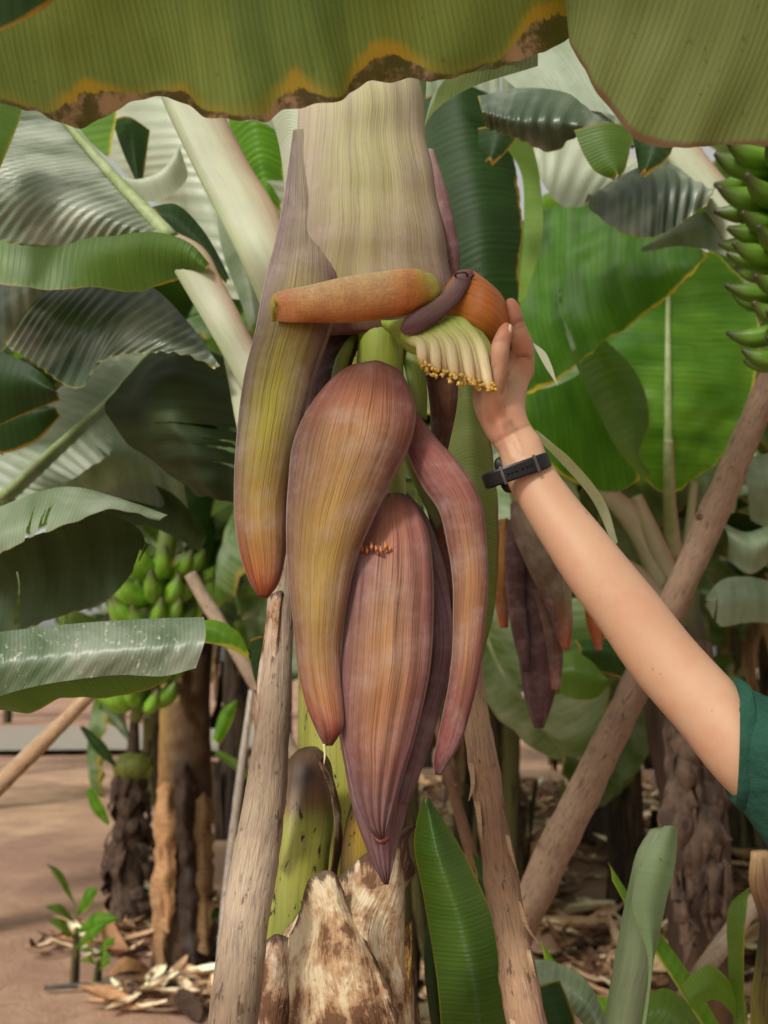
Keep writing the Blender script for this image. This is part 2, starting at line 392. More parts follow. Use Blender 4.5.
M['bgB'] = leaf_mat('grove_leaf_pale', (120, 138, 96), (70, 100, 48), trans=.4, tcol=(130, 165, 60), stripe=.4, rough=.5, vein=.022, vs=40, edge=(130, 110, 50), ew=.01, sheen=.35, k=1.3)
M['rib'] = plain_mat('midrib_mat', (128, 146, 92), (150, 162, 118), scale=20, rough=.5, bumpk=.15)
M['ribpale'] = plain_mat('pale_stalk_mat', (178, 184, 160), (200, 202, 184), scale=10, rough=.5, bumpk=.12, cc=(150, 160, 110), th2=(.62, .75))
M['bract'] = vcol_mat('bract_mat', across=760, along=5, contrast=.62, bloom=.36, rough=.6, bumpk=.9, spec=.22, gain=.86, ridge=2.2, spots=.7, thr=.68)
M['sheath'] = vcol_mat('sheath_bract_mat', across=620, along=4, contrast=.35, bloom=.5, rough=.6, bumpk=.7, spec=.22, ridge=2.)
M['bud'] = vcol_mat('bud_mat', across=720, along=4, contrast=.7, bloom=.3, rough=.6, bumpk=1., spec=.22, gain=.88, ridge=2., spots=.6, thr=.69)
M['roll'] = vcol_mat('rolled_bract_mat', across=120, along=60, contrast=.15, rough=.42, bumpk=.6, pores=.9, bd=.0006)
M['curl'] = vcol_mat('curled_bract_mat', across=200, along=12, contrast=.25, rough=.42, bumpk=.4)
M['floret'] = vcol_mat('floret_mat', across=400, along=14, contrast=.25, rough=.5, bumpk=.4)
M['crust'] = plain_mat('floret_tip_mat', (190, 150, 62), (216, 186, 110), scale=180, rough=.8, bumpk=.6, bd=.001, cc=(120, 84, 40))
M['stem'] = vcol_mat('stem_mat', across=160, along=5, contrast=.3, rough=.45, bumpk=.3, spots=1., bloom=.0, bd=.001)
M['husk'] = vcol_mat('dry_sheath_mat', across=150, along=9, contrast=.65, rough=.65, bumpk=.9, bd=.002, spots=1., wrink=1.2)
def husk_mat():
    s = NT('dry_sheath_mat2'); u, v = s.uv(); tc = s.n('TexCoord'); o = tc.outputs['Object']; a = s.attr('col').outputs['Color']; e = s.attr('edge').outputs['Fac']
    fib = s.noise(s.vec(s.math('MULTIPLY', v, 260), s.math('MULTIPLY', u, 14)), 1, 3, .7)
    pb = s.noise(o, 17, 6, .65); pc = s.noise(s.vec(s.math('MULTIPLY', v, 60), s.math('MULTIPLY', u, 18), 4.), 1, 6, .75)
    big = s.math('ADD', s.math('MULTIPLY', pb, .6), s.math('MULTIPLY', pc, .4))
    col = s.mix(s.step(big, .43, .52, 0, .8), a, C(150, 108, 70))
    col = s.mix(s.step(big, .51, .56, 0, .9), col, C(92, 60, 40))
    col = s.mix(s.step(big, .60, .66, 0, 1.), col, C(36, 26, 22))
    sp = s.noise(s.vec(s.math('MULTIPLY', v, 150), s.math('MULTIPLY', u, 70), 8.), 1, 5, .8)
    col = s.mix(s.step(sp, .60, .66, 0, .75), col, C(78, 54, 40))
    ee = s.math('SUBTRACT', e, s.math('MULTIPLY', s.math('SUBTRACT', pc, .45), .06))
    col = s.mix(s.step(ee, .0, .007, .85, 0), col, C(66, 44, 34))
    col = s.mix(s.step(fib, .5, .7, 0, .4), col, s.mix(1., col, (.6, .52, .45, 1), 'MULTIPLY'))
    h = s.math('ADD', s.math('MULTIPLY', fib, .5), s.math('MULTIPLY', big, 2.))
    return s.done(s.bsdf(col, .65, s.bump(h, .9, .004), .25))
M['husk2'] = husk_mat()
M['wood'] = vcol_mat('pole_wood_mat', across=200, along=26, contrast=.4, rough=.8, bumpk=.9, bd=.0015, spots=.6, wrink=.8, spec=.2)
M['banana'] = vcol_mat('banana_mat', across=60, along=4, contrast=.12, rough=.45, bumpk=.15)
M['bgstem'] = plain_mat('grove_stem_mat', (66, 52, 32), (92, 90, 48), scale=5, stretch=(2.5, 2.5, .35), rough=.6, cc=(34, 24, 18), th2=(.5, .6), bumpk=.6, bd=.02)
M['bgstem2'] = plain_mat('grove_stem_dark', (58, 44, 32), (88, 72, 50), scale=5, stretch=(3, 3, .35), rough=.75, cc=(26, 20, 17), th2=(.48, .56), bumpk=.8, bd=.02)
M['dry'] = plain_mat('dry_leaf_mat', (110, 84, 58), (150, 124, 92), scale=6, stretch=(3, 3, .5), rough=.85, cc=(60, 42, 30), bumpk=.6, bd=.01)
M['fibre'] = plain_mat('dry_fibre_mat', (66, 52, 44), (104, 84, 70), scale=14, stretch=(2, 2, .6), rough=.85, cc=(30, 24, 22), bumpk=.8, bd=.01)
M['litter'] = vcol_mat('litter_mat', across=40, along=8, contrast=.35, rough=.85, bumpk=.5, bd=.003, spec=.15)
M['skin'] = None

# ------------------------------------------------------------------ world and sun
w = bpy.data.worlds.new('World'); S.world = w; w.use_nodes = True; nt = w.node_tree
sky = nt.nodes.new('ShaderNodeTexSky'); sky.sky_type = 'NISHITA'; sky.sun_disc = False
EL, AZ = math.radians(42), math.radians(-38)      # az measured from +Y towards +X (sun behind-left of the flower ... overcast)
AZ = math.radians(216)
sky.sun_elevation = EL; sky.sun_rotation = AZ; sky.air_density = 1.; sky.dust_density = 3.; sky.ozone_density = 1.
hs = nt.nodes.new('ShaderNodeHueSaturation'); hs.inputs['Saturation'].default_value = .1
nt.links.new(sky.outputs[0], hs.inputs['Color'])
tint = nt.nodes.new('ShaderNodeMixRGB'); tint.blend_type = 'MULTIPLY'; tint.inputs[0].default_value = 1; tint.inputs[2].default_value = (1.0, .98, .90, 1)
nt.links.new(hs.outputs[0], tint.inputs[1])
bg = nt.nodes['Background']; nt.links.new(tint.outputs[0], bg.inputs[0]); bg.inputs[1].default_value = .15
sd = bpy.data.lights.new('sun', 'SUN'); sd.energy = 2.5; sd.angle = math.radians(9); sd.color = (1, .95, .86)
so = bpy.data.objects.new('sun', sd); link(so)
sv = Vector((math.sin(AZ)*math.cos(EL), math.cos(AZ)*math.cos(EL), math.sin(EL)))
so.rotation_euler = sv.to_track_quat('Z', 'Y').to_euler(); so.location = (0, 0, 8)
S.view_settings.view_transform = 'Standard'; S.view_settings.look = 'None'; S.view_settings.exposure = 0
S.cycles.max_bounces = 8; S.cycles.transmission_bounces = 4; S.cycles.transparent_max_bounces = 4
S.cycles.use_denoising = True

# ------------------------------------------------------------------ ground
def ground():
    s = NT('soil_mat'); tc = s.n('TexCoord'); o = tc.outputs['Object']
    a = s.noise(o, .5, 5, .6); b = s.noise(o, 5, 6, .65); c = s.noise(o, 40, 4, .7)
    col = s.mix(s.step(a, .35, .65), C(130, 102, 90, 1.6), C(154, 126, 104, 1.6))
    col = s.mix(s.step(b, .35, .75, 0, .6), col, C(108, 80, 66, 1.9))
    col = s.mix(s.step(c, .58, .7, 0, .6), col, C(176, 150, 124, 1.9))
    h = s.math('ADD', b, s.math('MULTIPLY', c, .5))
    m = s.done(s.bsdf(col, .95, s.bump(h, .7, .03), .1))
    xs = np.r_[np.linspace(-200, -12, 8), np.linspace(-10, 10, 90), np.linspace(12, 200, 8)]
    ys = np.r_[np.linspace(-60, 0, 5), np.linspace(.4, 24, 110), np.linspace(26, 400, 12)]
    V = []; U = []
    for y in ys:
        for x in xs:
            z = 0
            if abs(x) < 10 and .3 < y < 24: z = .05*n3((x, y, 0), .7)+.02*n3((x, y, 3), 3)-.01
            V.append((x, y, z)); U.append((x, y))
    o_ = mk('ground', V, gridfaces(len(ys), len(xs)), m, uv=U, loc=(0, 0, 0)); meta(o_, kind='structure')
    # pale road far on the left, tan dirt path in front of it
    s = NT('road_mat'); tc = s.n('TexCoord'); n = s.noise(tc.outputs['Object'], 3, 5)
    rm = s.done(s.bsdf(s.mix(n, C(140, 132, 120, 1.), C(164, 156, 144, 1.)), .9, None, .1))
    V = [(-30, 19.5, .09), (-2.6, 18.5, .09), (-2.6, 25, .09), (-30, 27, .09)]
    V = []
    for i in range(30):
        x = -40+i*1.3
        V += [(x, 19.2+.2*math.sin(x), .088), (x, 26+.3*math.sin(x*.7), .088)]
    meta(mk('road', V, [(2*i, 2*i+2, 2*i+3, 2*i+1) for i in range(29)], rm, uv=[(v[0], v[1]) for v in V], smooth=False), kind='structure')
    s = NT('path_mat'); tc = s.n('TexCoord'); n = s.noise(tc.outputs['Object'], 2, 6, .65); n2 = s.noise(tc.outputs['Object'], 18, 4, .7)
    col = s.mix(s.step(n, .3, .7), C(142, 114, 96, 1.45), C(164, 136, 112, 1.5)); col = s.mix(s.step(n2, .55, .7, 0, .5), col, C(120, 98, 74, 1.2))
    pm = s.done(s.bsdf(col, .95, s.bump(n2, .6, .02), .1))
    V = []; U = []
    for i in range(60):
        t = i/59; y = 8.6+t*9.6
        for j in range(70):
            s_ = j/69; x0 = -14; x1 = -1.9-t*.9+.25*math.sin(y*1.7)
            x = x0+(x1-x0)*s_
            e = min(1, min(t, 1-t)*6)*min(1, (1-s_)*5)
            yy = y+.4*math.sin(x*.8); zz = (.05*n3((x, yy, 0), .7)+.02*n3((x, yy, 3), 3)-.01) if x > -10 else .02
            V.append((x, yy, zz-.02+.045*e)); U.append((x, y))
    meta(mk('path', V, gridfaces(60, 70), pm, uv=U), kind='structure')
ground()

# ------------------------------------------------------------------ litter
def litter(name, spots, n, size=(.06, .28), seed=1, lift=.03, kind='stuff'):
    r = random.Random(seed); V, Fc, U, K = [], [], [], []
    pal = [(150, 122, 96), (110, 82, 62), (176, 152, 124), (82, 60, 48), (60, 46, 40), (196, 178, 152), (128, 98, 72), (124, 104, 84)]
    for k in range(n):
        x0, x1, y0, y1 = r.choices(spots, [(s[1]-s[0])*(s[3]-s[2]) for s in spots])[0]
        x, y = r.uniform(x0, x1), r.uniform(y0, y1)
        if n3((x, y, 1), .9) < -.18: continue
        L = r.uniform(*size)*(1 if r.random() > .1 else 2); W = L*r.uniform(.12, .4); a = r.uniform(0, 2*PI); cu = r.uniform(-.5, 1.3); cz = r.uniform(.05, .5)
        z0 = .02+lift*r.random(); tilt = r.uniform(-.25, .35)
        c = C(*r.choice(pal), 2.1*r.uniform(.6, 1.2)); b0 = len(V)
        for i in range(5):
            t = i/4-.5; wv = W*(1-(2*abs(t))**2*.8)
            for j in range(4):
                s_ = j/3-.5; lx = t*L; ly = s_*wv*(1-.3*abs(cu)); lz = cz*wv*(2*s_)**2*.6+abs(cu)*L*.35*(t**2)*2+tilt*lx+r.uniform(-.004, .004)
                V.append((x+lx*math.cos(a)-ly*math.sin(a), y+lx*math.sin(a)+ly*math.cos(a), max(.012, z0+lz))); U.append((ly+k, lx)); K.append(c)
        Fc += [tuple(b0+q for q in f) for f in gridfaces(5, 4)]
    o = mk(name, V, Fc, M['litter'], uv=U, attrs={'col': K}, loc=(0, 0, 0)); meta(o, kind=kind); return o
o = litter('leaf_litter', [(-.2, 3.2, 4.4, 6.9), (-.6, 6, 9.0, 15), (-1.9, -.5, 5.3, 7.6), (2.2, 6, 6, 10), (.2, 2.4, 5.5, 8.6)], 9500, size=(.07, .34))
o['label'] = 'dead brown banana leaf litter covering the soil between the plants'
o['category'] = 'leaf litter'

# ------------------------------------------------------------------ generic grove plants (background)
def bgleaf_mesh(L, W, seed, droop, mat, tear=10):
    """blade along +X from origin rising then drooping, torn side strips"""
    r = random.Random(seed); nu, hv = 64, 7; V, U, E = [], [], []
    tears = {+1: [r.uniform(.1, .95) for _ in range(tear)], -1: [r.uniform(.1, .95) for _ in range(tear)]}
    p = np.array((0., 0, 0)); ang = math.radians(72); step = L/nu; pts = []; angs = []
    for i in range(nu):
        pts.append(p.copy()); angs.append(ang); p = p+np.array((math.cos(ang), 0, math.sin(ang)))*step; ang -= droop/nu*(1+1.2*i/nu)
    rows = 2*hv+1; mask = np.ones((nu-1, rows-1), bool)
    sidedroop = r.uniform(.3, .9)
    for i in range(nu):
        t = i/(nu-1); st = .12
        wid = 0 if t < st else W*min(1, ((t-st)/.16))**.5*max(0, (1-((t-.45)/.58)**2 if t > .45 else 1))**.5
        wid = max(wid, .012)
        T = np.array((math.cos(angs[i]), 0, math.sin(angs[i]))); Nn = np.array((-T[2], 0, T[0]))
        for j in range(rows):
            s_ = (j-hv)/hv; sd_ = 1 if s_ > 0 else -1
            tt = tears[sd_]; seg = sum(1 for q in tt if q < t); sr = random.Random(seed*100+seg*7+sd_); dz = sr.uniform(-.5, .7)
            a = abs(s_); th = sidedroop+dz*.55
            y = wid*a*math.cos(th*a); dn = -wid*a*math.sin(th*a)*.9+.12*wid*min(1, a*4)
            q = pts[i]+np.array((0, sd_*y, 0))+Nn*(dn+.012*math.sin(t*150)*a)+T*(a*wid*(.25))
            V.append(q); U.append((t*L, abs(y))); E.append(wid-wid*a)
            if j < rows-1 and i < nu-1:
                for q_ in tears[1 if (j+.5-hv) > 0 else -1]:
                    if abs(t-q_) < .016*max(0, abs((j+.5-hv)/hv)-.15): mask[i, j] = False
    Fc = gridfaces(nu, rows, False, mask)
    nb = len(Fc)
    V2, F2, U2, _ = tube([q-np.array((0, 0, 0)) for q in pts[::7]+[pts[-1]]], [max(.004, .03*(1-k/10)) for k in range(len(pts[::7])+1)], sides=6)
    n0 = len(V); Vv = np.vstack([np.array(V), V2]); Fc += [tuple(i+n0 for i in f) for f in F2]
    me = bpy.data.meshes.new('banana_leaf'); me.from_pydata(Vv.tolist(), [], Fc)
    li = np.empty(len(me.loops), dtype=np.int32); me.loops.foreach_get('vertex_index', li)
    me.uv_layers.new(name='UVMap').data.foreach_set('uv', np.vstack([np.array(U), U2])[li].ravel())
    me.attributes.new('edge', 'FLOAT', 'POINT').data.foreach_set('value', np.r_[np.array(E), np.ones(len(V2))])
    me.polygons.foreach_set('use_smooth', [True]*len(me.polygons))
    me.materials.append(mat); me.materials.append(M['rib'])
    mi = np.zeros(len(me.polygons), dtype=np.int32); mi[nb:] = 1; me.polygons.foreach_set('material_index', mi)
    return me
LEAFM = [bgleaf_mesh(2.7, .36, 1, 1.6, M['bgA']), bgleaf_mesh(2.5, .40, 2, 2.3, M['bgB'], 6), bgleaf_mesh(2.8, .36, 3, 1.1, M['bgA'], 14),
         bgleaf_mesh(2.1, .36, 4, 2.9, M['bgB'], 10), bgleaf_mesh(2.4, .36, 5, .5, M['bgA'], 3), bgleaf_mesh(2.5, .36, 6, 1.9, M['darkg'], 8)]
def stem_mesh(seed, h, r0, mat):
    V, Fc, U, _ = tube([(0, 0, -.05), (.02, 0, h*.3), (.0, .02, h*.7), (0, 0, h)], [r0*1.15, r0, r0*.85, r0*.5], sides=18, bumpy=.12, bs=5, seed=seed, n=30)
    parts = [(V, Fc, U, None)]
    r = random.Random(seed)
    for k in range(7):      # old sheath tongues peeling off the stem
        a = r.uniform(0, 2*PI); z = r.uniform(.25, .95)*h; L = r.uniform(.25, .6); pw = []
        c, s_ = math.cos(a), math.sin(a); rr = r0*.98
        G_ = []; Uu = []
        for i in range(7):
            t = i/6
            for j in range(5):
                q = (j/4-.5); aa = a+q*1.1*(1-t*.5); ro = rr*(1.0+.9*t*t*r.uniform(.8, 1.1))+.012
                G_.append((math.cos(aa)*ro, math.sin(aa)*ro, z-L*t if k % 2 else z-L*(1-t))); Uu.append((q, t))
        parts.append((np.array(G_), gridfaces(7, 5), np.array(Uu), None))
    V, Fc, U, _ = cat(parts)
    return V, Fc, U
def dry_mesh(seed, h):
    r = random.Random(seed); ps = []
    for k in range(6):
        a = r.uniform(0, 2*PI); z = h*r.uniform(.75, 1.0); L = r.uniform(.5, 1.1); W = r.uniform(.04, .12); G_, Uu = [], []
        for i in range(12):
            t = i/11; out = .12+.28*math.sin(min(1, t*1.6)*PI*.6)*r.uniform(.97, 1.03); zz = z+.15*math.sin(t*PI*.9)-L*t**1.3
            for j in range(4):
                q = j/3-.5; tw = a+q*W*(1.2-t*.5)/max(out, .1)
                G_.append((math.cos(tw)*out+.02*math.sin(9*t+j*2), math.sin(tw)*out+.02*math.cos(7*t+j*3), zz+.03*math.sin(5*t+j*2.5))); Uu.append((q*W, t*L))
        ps.append((np.array(G_), gridfaces(12, 4), np.array(Uu), None))
    return cat(ps)[:3]
STEMS = {}
def bgplant(x, y, h=2.1, seed=0, nl=8, r0=.11, rz=None, label=None, group=None, s=1., minaz=None, dry=True, dark=None):
    r = random.Random(seed+50)
    t = empty('banana_plant', (x, y, 0), label or 'leafy banana plant standing in the rows behind the hanging flower', 'banana plant', group if label else 'banana plants in the rows behind')
    key = (seed % 4)
    if key not in STEMS:
        V, Fc, U = stem_mesh(key, 1., .11, None)
        V = V.copy(); o = mk('pseudostem', V+np.array((x, y, 0)), Fc, M['bgstem2'] if key % 2 else M['bgstem'], t, U); STEMS[key] = o.data
    else:
        o = bpy.data.objects.new('pseudostem', STEMS[key]); link(o, t)
    o.scale = (r0/.11, r0/.11, h*s); o.rotation_euler = (r.uniform(-.05, .05), r.uniform(-.05, .05), r.uniform(0, 6))
    off = r.uniform(0, 6)
    for k in range(nl):
        m = LEAFM[(k*5+seed) % len(LEAFM)]
        o = bpy.data.objects.new('banana_leaf', m); link(o, t)
        sc = r.uniform(.75, 1.15)*s; o.scale = (sc, sc, sc)
        o.location = (0, 0, h*s-.12-.03*k); o.rotation_euler = (r.uniform(-.25, .25), r.uniform(-.25, .45)+.05*k, off+k*2.4)
    if dry:
        kd = ('d', seed % 3)
        if kd not in STEMS:
            V, Fc, U = dry_mesh(seed, 1.6); o = mk('dry_leaves', V+np.array((x, y, 0)), Fc, M['dry'], t, U); STEMS[kd] = o.data
        else: o = bpy.data.objects.new('dry_leaves', STEMS[kd]); link(o, t)
        o.location = (0, 0, h*s-1.65); o.rotation_euler.z = r.uniform(0, 6)
    return t
rr = random.Random(3)
bgspots = [(.55, 5.6, 2.0), (2.0, 5.0, 2.0), (.75, 6.9, 2.1), (1.55, 7.2, 2.2), (2.6, 6.8, 2.2), (.1, 7.6, 2.3), (-.35, 9.6, 2.3), (-1.4, 10.5, 2.2),
           (.7, 9.8, 2.3), (1.8, 10, 2.4), (3.0, 9.6, 2.4), (4.2, 8.5, 2.4), (3.8, 11, 2.5), (.1, 12.5, 2.5), (1.4, 13, 2.5), (2.6, 13.4, 2.6), (4.4, 14, 2.6),
           (-1.3, 13.5, 2.5), (-2.6, 13, 2.4), (-4.6, 12, 2.5), (-6.2, 15, 2.6), (-3.6, 30, 2.6), (-5.5, 29, 2.5), (-7.5, 30.5, 2.6), (-9.6, 29, 2.5), (-1.6, 29, 2.6), (-11.8, 31, 2.7),
           (.6, 17, 2.6), (2.8, 18, 2.8), (5, 19, 2.8), (-.9, 18, 2.7), (3.4, 4.8, 2.3)]
for i, (x, y, h) in enumerate(bgspots):
    bgplant(x, y, h*(1.1 if y > 8 else 1.05), i, nl=7 if y < 12 else 7, r0=rr.uniform(.09, .13))

# ================================================================== foreground leaves
LG = 'broad leaves around the hanging flower'
# overhead
leaf('wide olive leaf across the top with scorched brown wavy lower edge', [
    [(-160, -210, .70), (100, -215, .70), (350, -230, .70), (640, -250, .70)],
    [(-120, -40, .75), (120, -45, .75), (350, -50, .75), (600, -70, .76)],
    [(-60, 62, .80), (0, 98, .79), (32, 112, .78), (70, 121, .78), (100, 117, .785), (135, 101, .79), (168, 97, .79), (188, 108, .785), (212, 121, .78), (245, 123, .78), (285, 110, .785),
     (330, 109, .78), (355, 94, .79), (385, 84, .79), (420, 79, .79), (455, 77, .785), (500, 69, .79), (535, 52, .79), (572, 32, .80), (590, 0, .80)]],
    .8, M['over'], nu=240, nv=40, ripple=.008, edgew=.006, seed=1.3, rib=[(-160, -212, .705, 12), (100, -217, .705, 12), (350, -232, .705, 12), (640, -252, .705, 10)], ends=False)
leaf('grey-olive leaf hanging into the top right corner with thin brown rim', [
    [(560, -210, .68), (700, -215, .67), (860, -220, .67), (1000, -230, .67)],
    [(560, -60, .72), (680, -40, .715), (800, -30, .715), (960, -40, .72)],
    [(568, 25, .76), (577, 52, .755), (592, 82, .75), (610, 110, .75), (630, 132, .745), (652, 142, .745), (690, 145, .74), (735, 143, .745), (800, 149, .74), (900, 150, .75)]],
    .75, M['over2'], nu=180, nv=30, ripple=.006, edgew=.003, seed=4.1, rib=[(560, -212, .685, 12), (700, -217, .675, 12), (860, -222, .675, 12), (1000, -232, .675, 10)], ends=False)
leaf('large shaded leaf closing the view between the overhead leaves and the flower top', [
    [(380, 20, 2.5), (480, -20, 2.5), (600, -20, 2.5), (700, 10, 2.5)], [(400, 130, 2.4), (480, 150, 2.4), (580, 150, 2.4), (690, 130, 2.4)]], 2.45, M['grey'], nu=90, bulge=.05, pleat=.002, pw=.03, seed=22)
leaf('small deep green leaf tip in the extreme top left corner', [
    [(-60, -60), (10, -60), (90, -50)], [(-60, 40), (-10, 34), (25, 20), (48, 6), (66, -16)]], .70, M['darkg'], nu=60, nv=16, bulge=.01, seed=2)

# upper left
leaf('large silvery pleated leaf with pale midrib, upper left', [
    [(40, 88, 1.62), (66, 122, 1.58), (115, 178, 1.52), (172, 238, 1.46)],
    [(-70, 60, 1.60), (-30, 125, 1.55), (40, 188, 1.47), (165, 240, 1.44)],
    [(-210, 30, 1.75), (-140, 160, 1.6), (0, 240, 1.50), (168, 242, 1.45)]],
    1.5, M['silver'], pleat=.0032, pw=.0165, nu=380, nv=36, seed=3, skew=-.4,
    rib=[(36, 84, 1.61, 3), (66, 122, 1.57, 4), (115, 178, 1.51, 6), (172, 238, 1.45, 8)])
leaf('olive green folded underside strip below the silvery pleated leaf', [
    [(-60, 237, 1.52), (0, 239, 1.50), (60, 239, 1.48), (110, 236, 1.45), (155, 232, 1.42), (190, 243, 1.41), (210, 264, 1.42)],
    [(-60, 256, 1.515), (0, 260, 1.495), (60, 262, 1.475), (110, 255, 1.45), (155, 250, 1.425), (188, 256, 1.412), (207, 269, 1.412)],
    [(-60, 280, 1.5), (0, 284, 1.48), (50, 290, 1.47), (95, 287, 1.47), (130, 292, 1.47), (165, 284, 1.45), (196, 274, 1.43), (206, 272, 1.42)]],
    1.5, M['green'], nu=140, nv=20, seed=6, pleat=.0008, pw=.01, edgew=.002)
leaf('dark pleated leaf with silver highlight under the olive strip', [
    [(60, 280, 1.66), (110, 276, 1.62), (150, 286, 1.60), (188, 322, 1.56), (220, 366, 1.5)],
    [(30, 305, 1.6), (75, 330, 1.56), (120, 328, 1.54), (165, 340, 1.52), (216, 367, 1.5)],
    [(4, 343, 1.66), (32, 362, 1.62), (80, 388, 1.56), (100, 362, 1.54), (150, 352, 1.52), (190, 356, 1.5), (215, 369, 1.5)]],
    1.6, M['silverdark'], pleat=.0034, pw=.0175, nu=320, nv=32, seed=9)
leaf('dark striped leaf at the left border below the olive strip', [
    [(-80, 262, 1.8), (0, 270, 1.78), (60, 282, 1.75)], [(-90, 400, 1.8), (-20, 372, 1.76), (12, 340, 1.74), (58, 290, 1.74)]], 1.76, M['silverdark'], pleat=.002, pw=.02, bulge=.03, nu=140, seed=11)
leaf('smooth deep green leaf at the left border, halfway up', [
    [(-90, 335, 1.55), (-10, 348, 1.52), (40, 372, 1.5), (62, 398, 1.5)], [(-90, 440, 1.6), (-20, 432, 1.56), (30, 412, 1.53), (60, 400, 1.5)]], 1.54, M['darkg'], bulge=.02, seed=12)
leaf('pale upright leaf edge at the left border under the overhead leaf', [
    [(-40, 60), (-44, 130), (-30, 210)], [(26, 90), (20, 118), (8, 150), (-10, 190)]], 1.40, M['green'], bulge=.015, seed=13)
leaf('yellow-green leaf scrap lit from behind beside the silvery midrib', [
    [(60, 100), (88, 140), (108, 158)], [(118, 96), (116, 120), (110, 156)]], 1.85, M['vivid2'], seed=14)
leaf('very pale pleated leaf filling the gap behind the thick white stalk', [
    [(80, 80, 2.1), (105, 150, 2.1), (165, 215, 2.05), (205, 300, 2.0)], [(185, 90, 1.98), (195, 150, 1.96), (215, 220, 1.95), (240, 300, 1.95)], [(290, 90, 2.1), (290, 170, 2.1), (275, 240, 2.05), (255, 310, 2.0)]],
    2.0, M['white'], pleat=.0016, pw=.03, nu=160, seed=15)
leaf('narrow green leaf folded behind the pale curl, upper left', [
    [(112, 120), (122, 150), (140, 190)], [(150, 130), (146, 160), (142, 188)]], 1.9, M['darkg'], bulge=.02, seed=16)
leaf('pale curled leaf lobe with a hooked tip, upper left', [
    [(112, 178, 1.75), (138, 186, 1.72), (160, 176, 1.70), (172, 160, 1.70), (178, 150, 1.72)], [(120, 196, 1.7), (145, 202, 1.67), (170, 196, 1.66), (185, 182, 1.67), (188, 173, 1.7)]],
    1.7, M['white'], bulge=.03, seed=17, nu=60)
leaf('dark leaf with orange rim arching behind the white stalk base', [
    [(150, 207, 1.62), (175, 204, 1.62), (200, 226, 1.62), (222, 262, 1.62), (232, 285, 1.62)], [(166, 228, 1.6), (185, 246, 1.6), (205, 262, 1.6), (226, 284, 1.6)]], 1.6, M['darkg'], bulge=.012, seed=18, nu=80)
leaf('soft green leaf between the two pale stalks', [
    [(215, 200), (222, 250), (240, 300), (250, 330)], [(250, 190), (256, 240), (262, 290), (262, 330)]], 1.9, M['grey'], bulge=.02, seed=19)
leaf('bright green leaf peeping between thick stalk and flower, upper part', [
    [(228, 118), (240, 170), (262, 215)], [(282, 110), (284, 160), (280, 212)]], 1.9, M['vivid2'], bulge=.03, pleat=.001, seed=20, tears=2, tearw=.02)
leaf('pale narrow leaf standing along the left side of the flower top', [
    [(268, 105, 1.3), (280, 150, 1.28), (284, 200, 1.25), (276, 245, 1.22)], [(305, 100, 1.2), (302, 150, 1.18), (296, 200, 1.17), (282, 250, 1.18)]], 1.2, M['white'], bulge=.015, seed=21)
# left middle
leaf('dark drooping leaf with soft folds, left of the flower', [
    [(150, 352, 1.75), (118, 385, 1.7), (104, 408, 1.68), (122, 440, 1.68), (160, 468, 1.68), (196, 495, 1.7)],
    [(200, 350, 1.66), (180, 395, 1.6), (175, 420, 1.58), (190, 445, 1.58), (210, 475, 1.6), (222, 500, 1.63)],
    [(232, 360, 1.7), (250, 400, 1.7), (252, 430, 1.7), (250, 460, 1.7), (246, 485, 1.7), (240, 505, 1.7)]],
    1.7, M['dark'], nu=120, pleat=.002, pw=.05, seed=23, ripple=.012)
leaf('grey-green leaf with straight pale midrib slanting through the left middle', [
    [(150, 352, 1.95), (110, 400, 1.9), (60, 445, 1.85), (0, 500, 1.8)], [(170, 400, 1.9), (130, 430, 1.86), (100, 462, 1.83), (30, 500, 1.8)]],
    1.9, M['grey'], nu=90, pleat=.0012, pw=.018, seed=24, rib=[(150, 350, 1.94, 2), (110, 398, 1.89, 3), (60, 443, 1.84, 4), (0, 498, 1.79, 5)])
leaf('pale green half leaf above the slanting midrib', [
    [(150, 350, 1.96), (110, 398, 1.91), (60, 443, 1.86), (0, 498, 1.81)], [(110, 350, 2.0), (60, 388, 1.97), (20, 420, 1.94), (-60, 470, 1.9)]], 1.9, M['grey'], nu=90, pleat=.0012, pw=.018, seed=25, bulge=.02)
leaf('small drooping dark leaf with notched edge at the left border', [
    [(-30, 385, 1.72), (20, 392, 1.7), (58, 412, 1.7)], [(-30, 455, 1.7), (10, 452, 1.68), (38, 440, 1.68), (60, 416, 1.68)]], 1.7, M['darkg'], bulge=.02, seed=26)
leaf('ash grey rounded leaf behind the dark drooping leaf', [
    [(60, 470, 2.1), (95, 440, 2.1), (140, 432, 2.1), (185, 460, 2.1)], [(70, 525, 2.0), (110, 500, 2.0), (150, 505, 2.0), (190, 520, 2.05)]], 2.1, M['grey'], bulge=.05, pleat=.002, pw=.04, seed=27)
leaf('dark hollow leaf below the ash grey leaf', [
    [(95, 500, 2.0), (130, 482, 2.0), (170, 492, 2.0), (205, 530, 2.0)], [(110, 540, 1.95), (140, 525, 1.95), (170, 535, 1.95), (200, 552, 1.98)]], 2.0, M['dark'], bulge=-.04, seed=28)
leaf('mossy grey-green leaf top tilted toward the camera at the left border', [
    [(-60, 520, 1.42), (0, 507, 1.42), (40, 492, 1.42), (75, 488, 1.42), (110, 496, 1.42), (168, 514, 1.40)],
    [(-60, 545, 1.36), (0, 530, 1.34), (40, 516, 1.33), (80, 508, 1.34), (115, 504, 1.36), (165, 516, 1.38)],
    [(-60, 590, 1.36), (14, 546, 1.33), (48, 532, 1.31), (80, 520, 1.31), (108, 510, 1.33), (160, 520, 1.37)]],
    1.4, M['grey'], nu=120, seed=29, edgew=.004, ripple=.003)
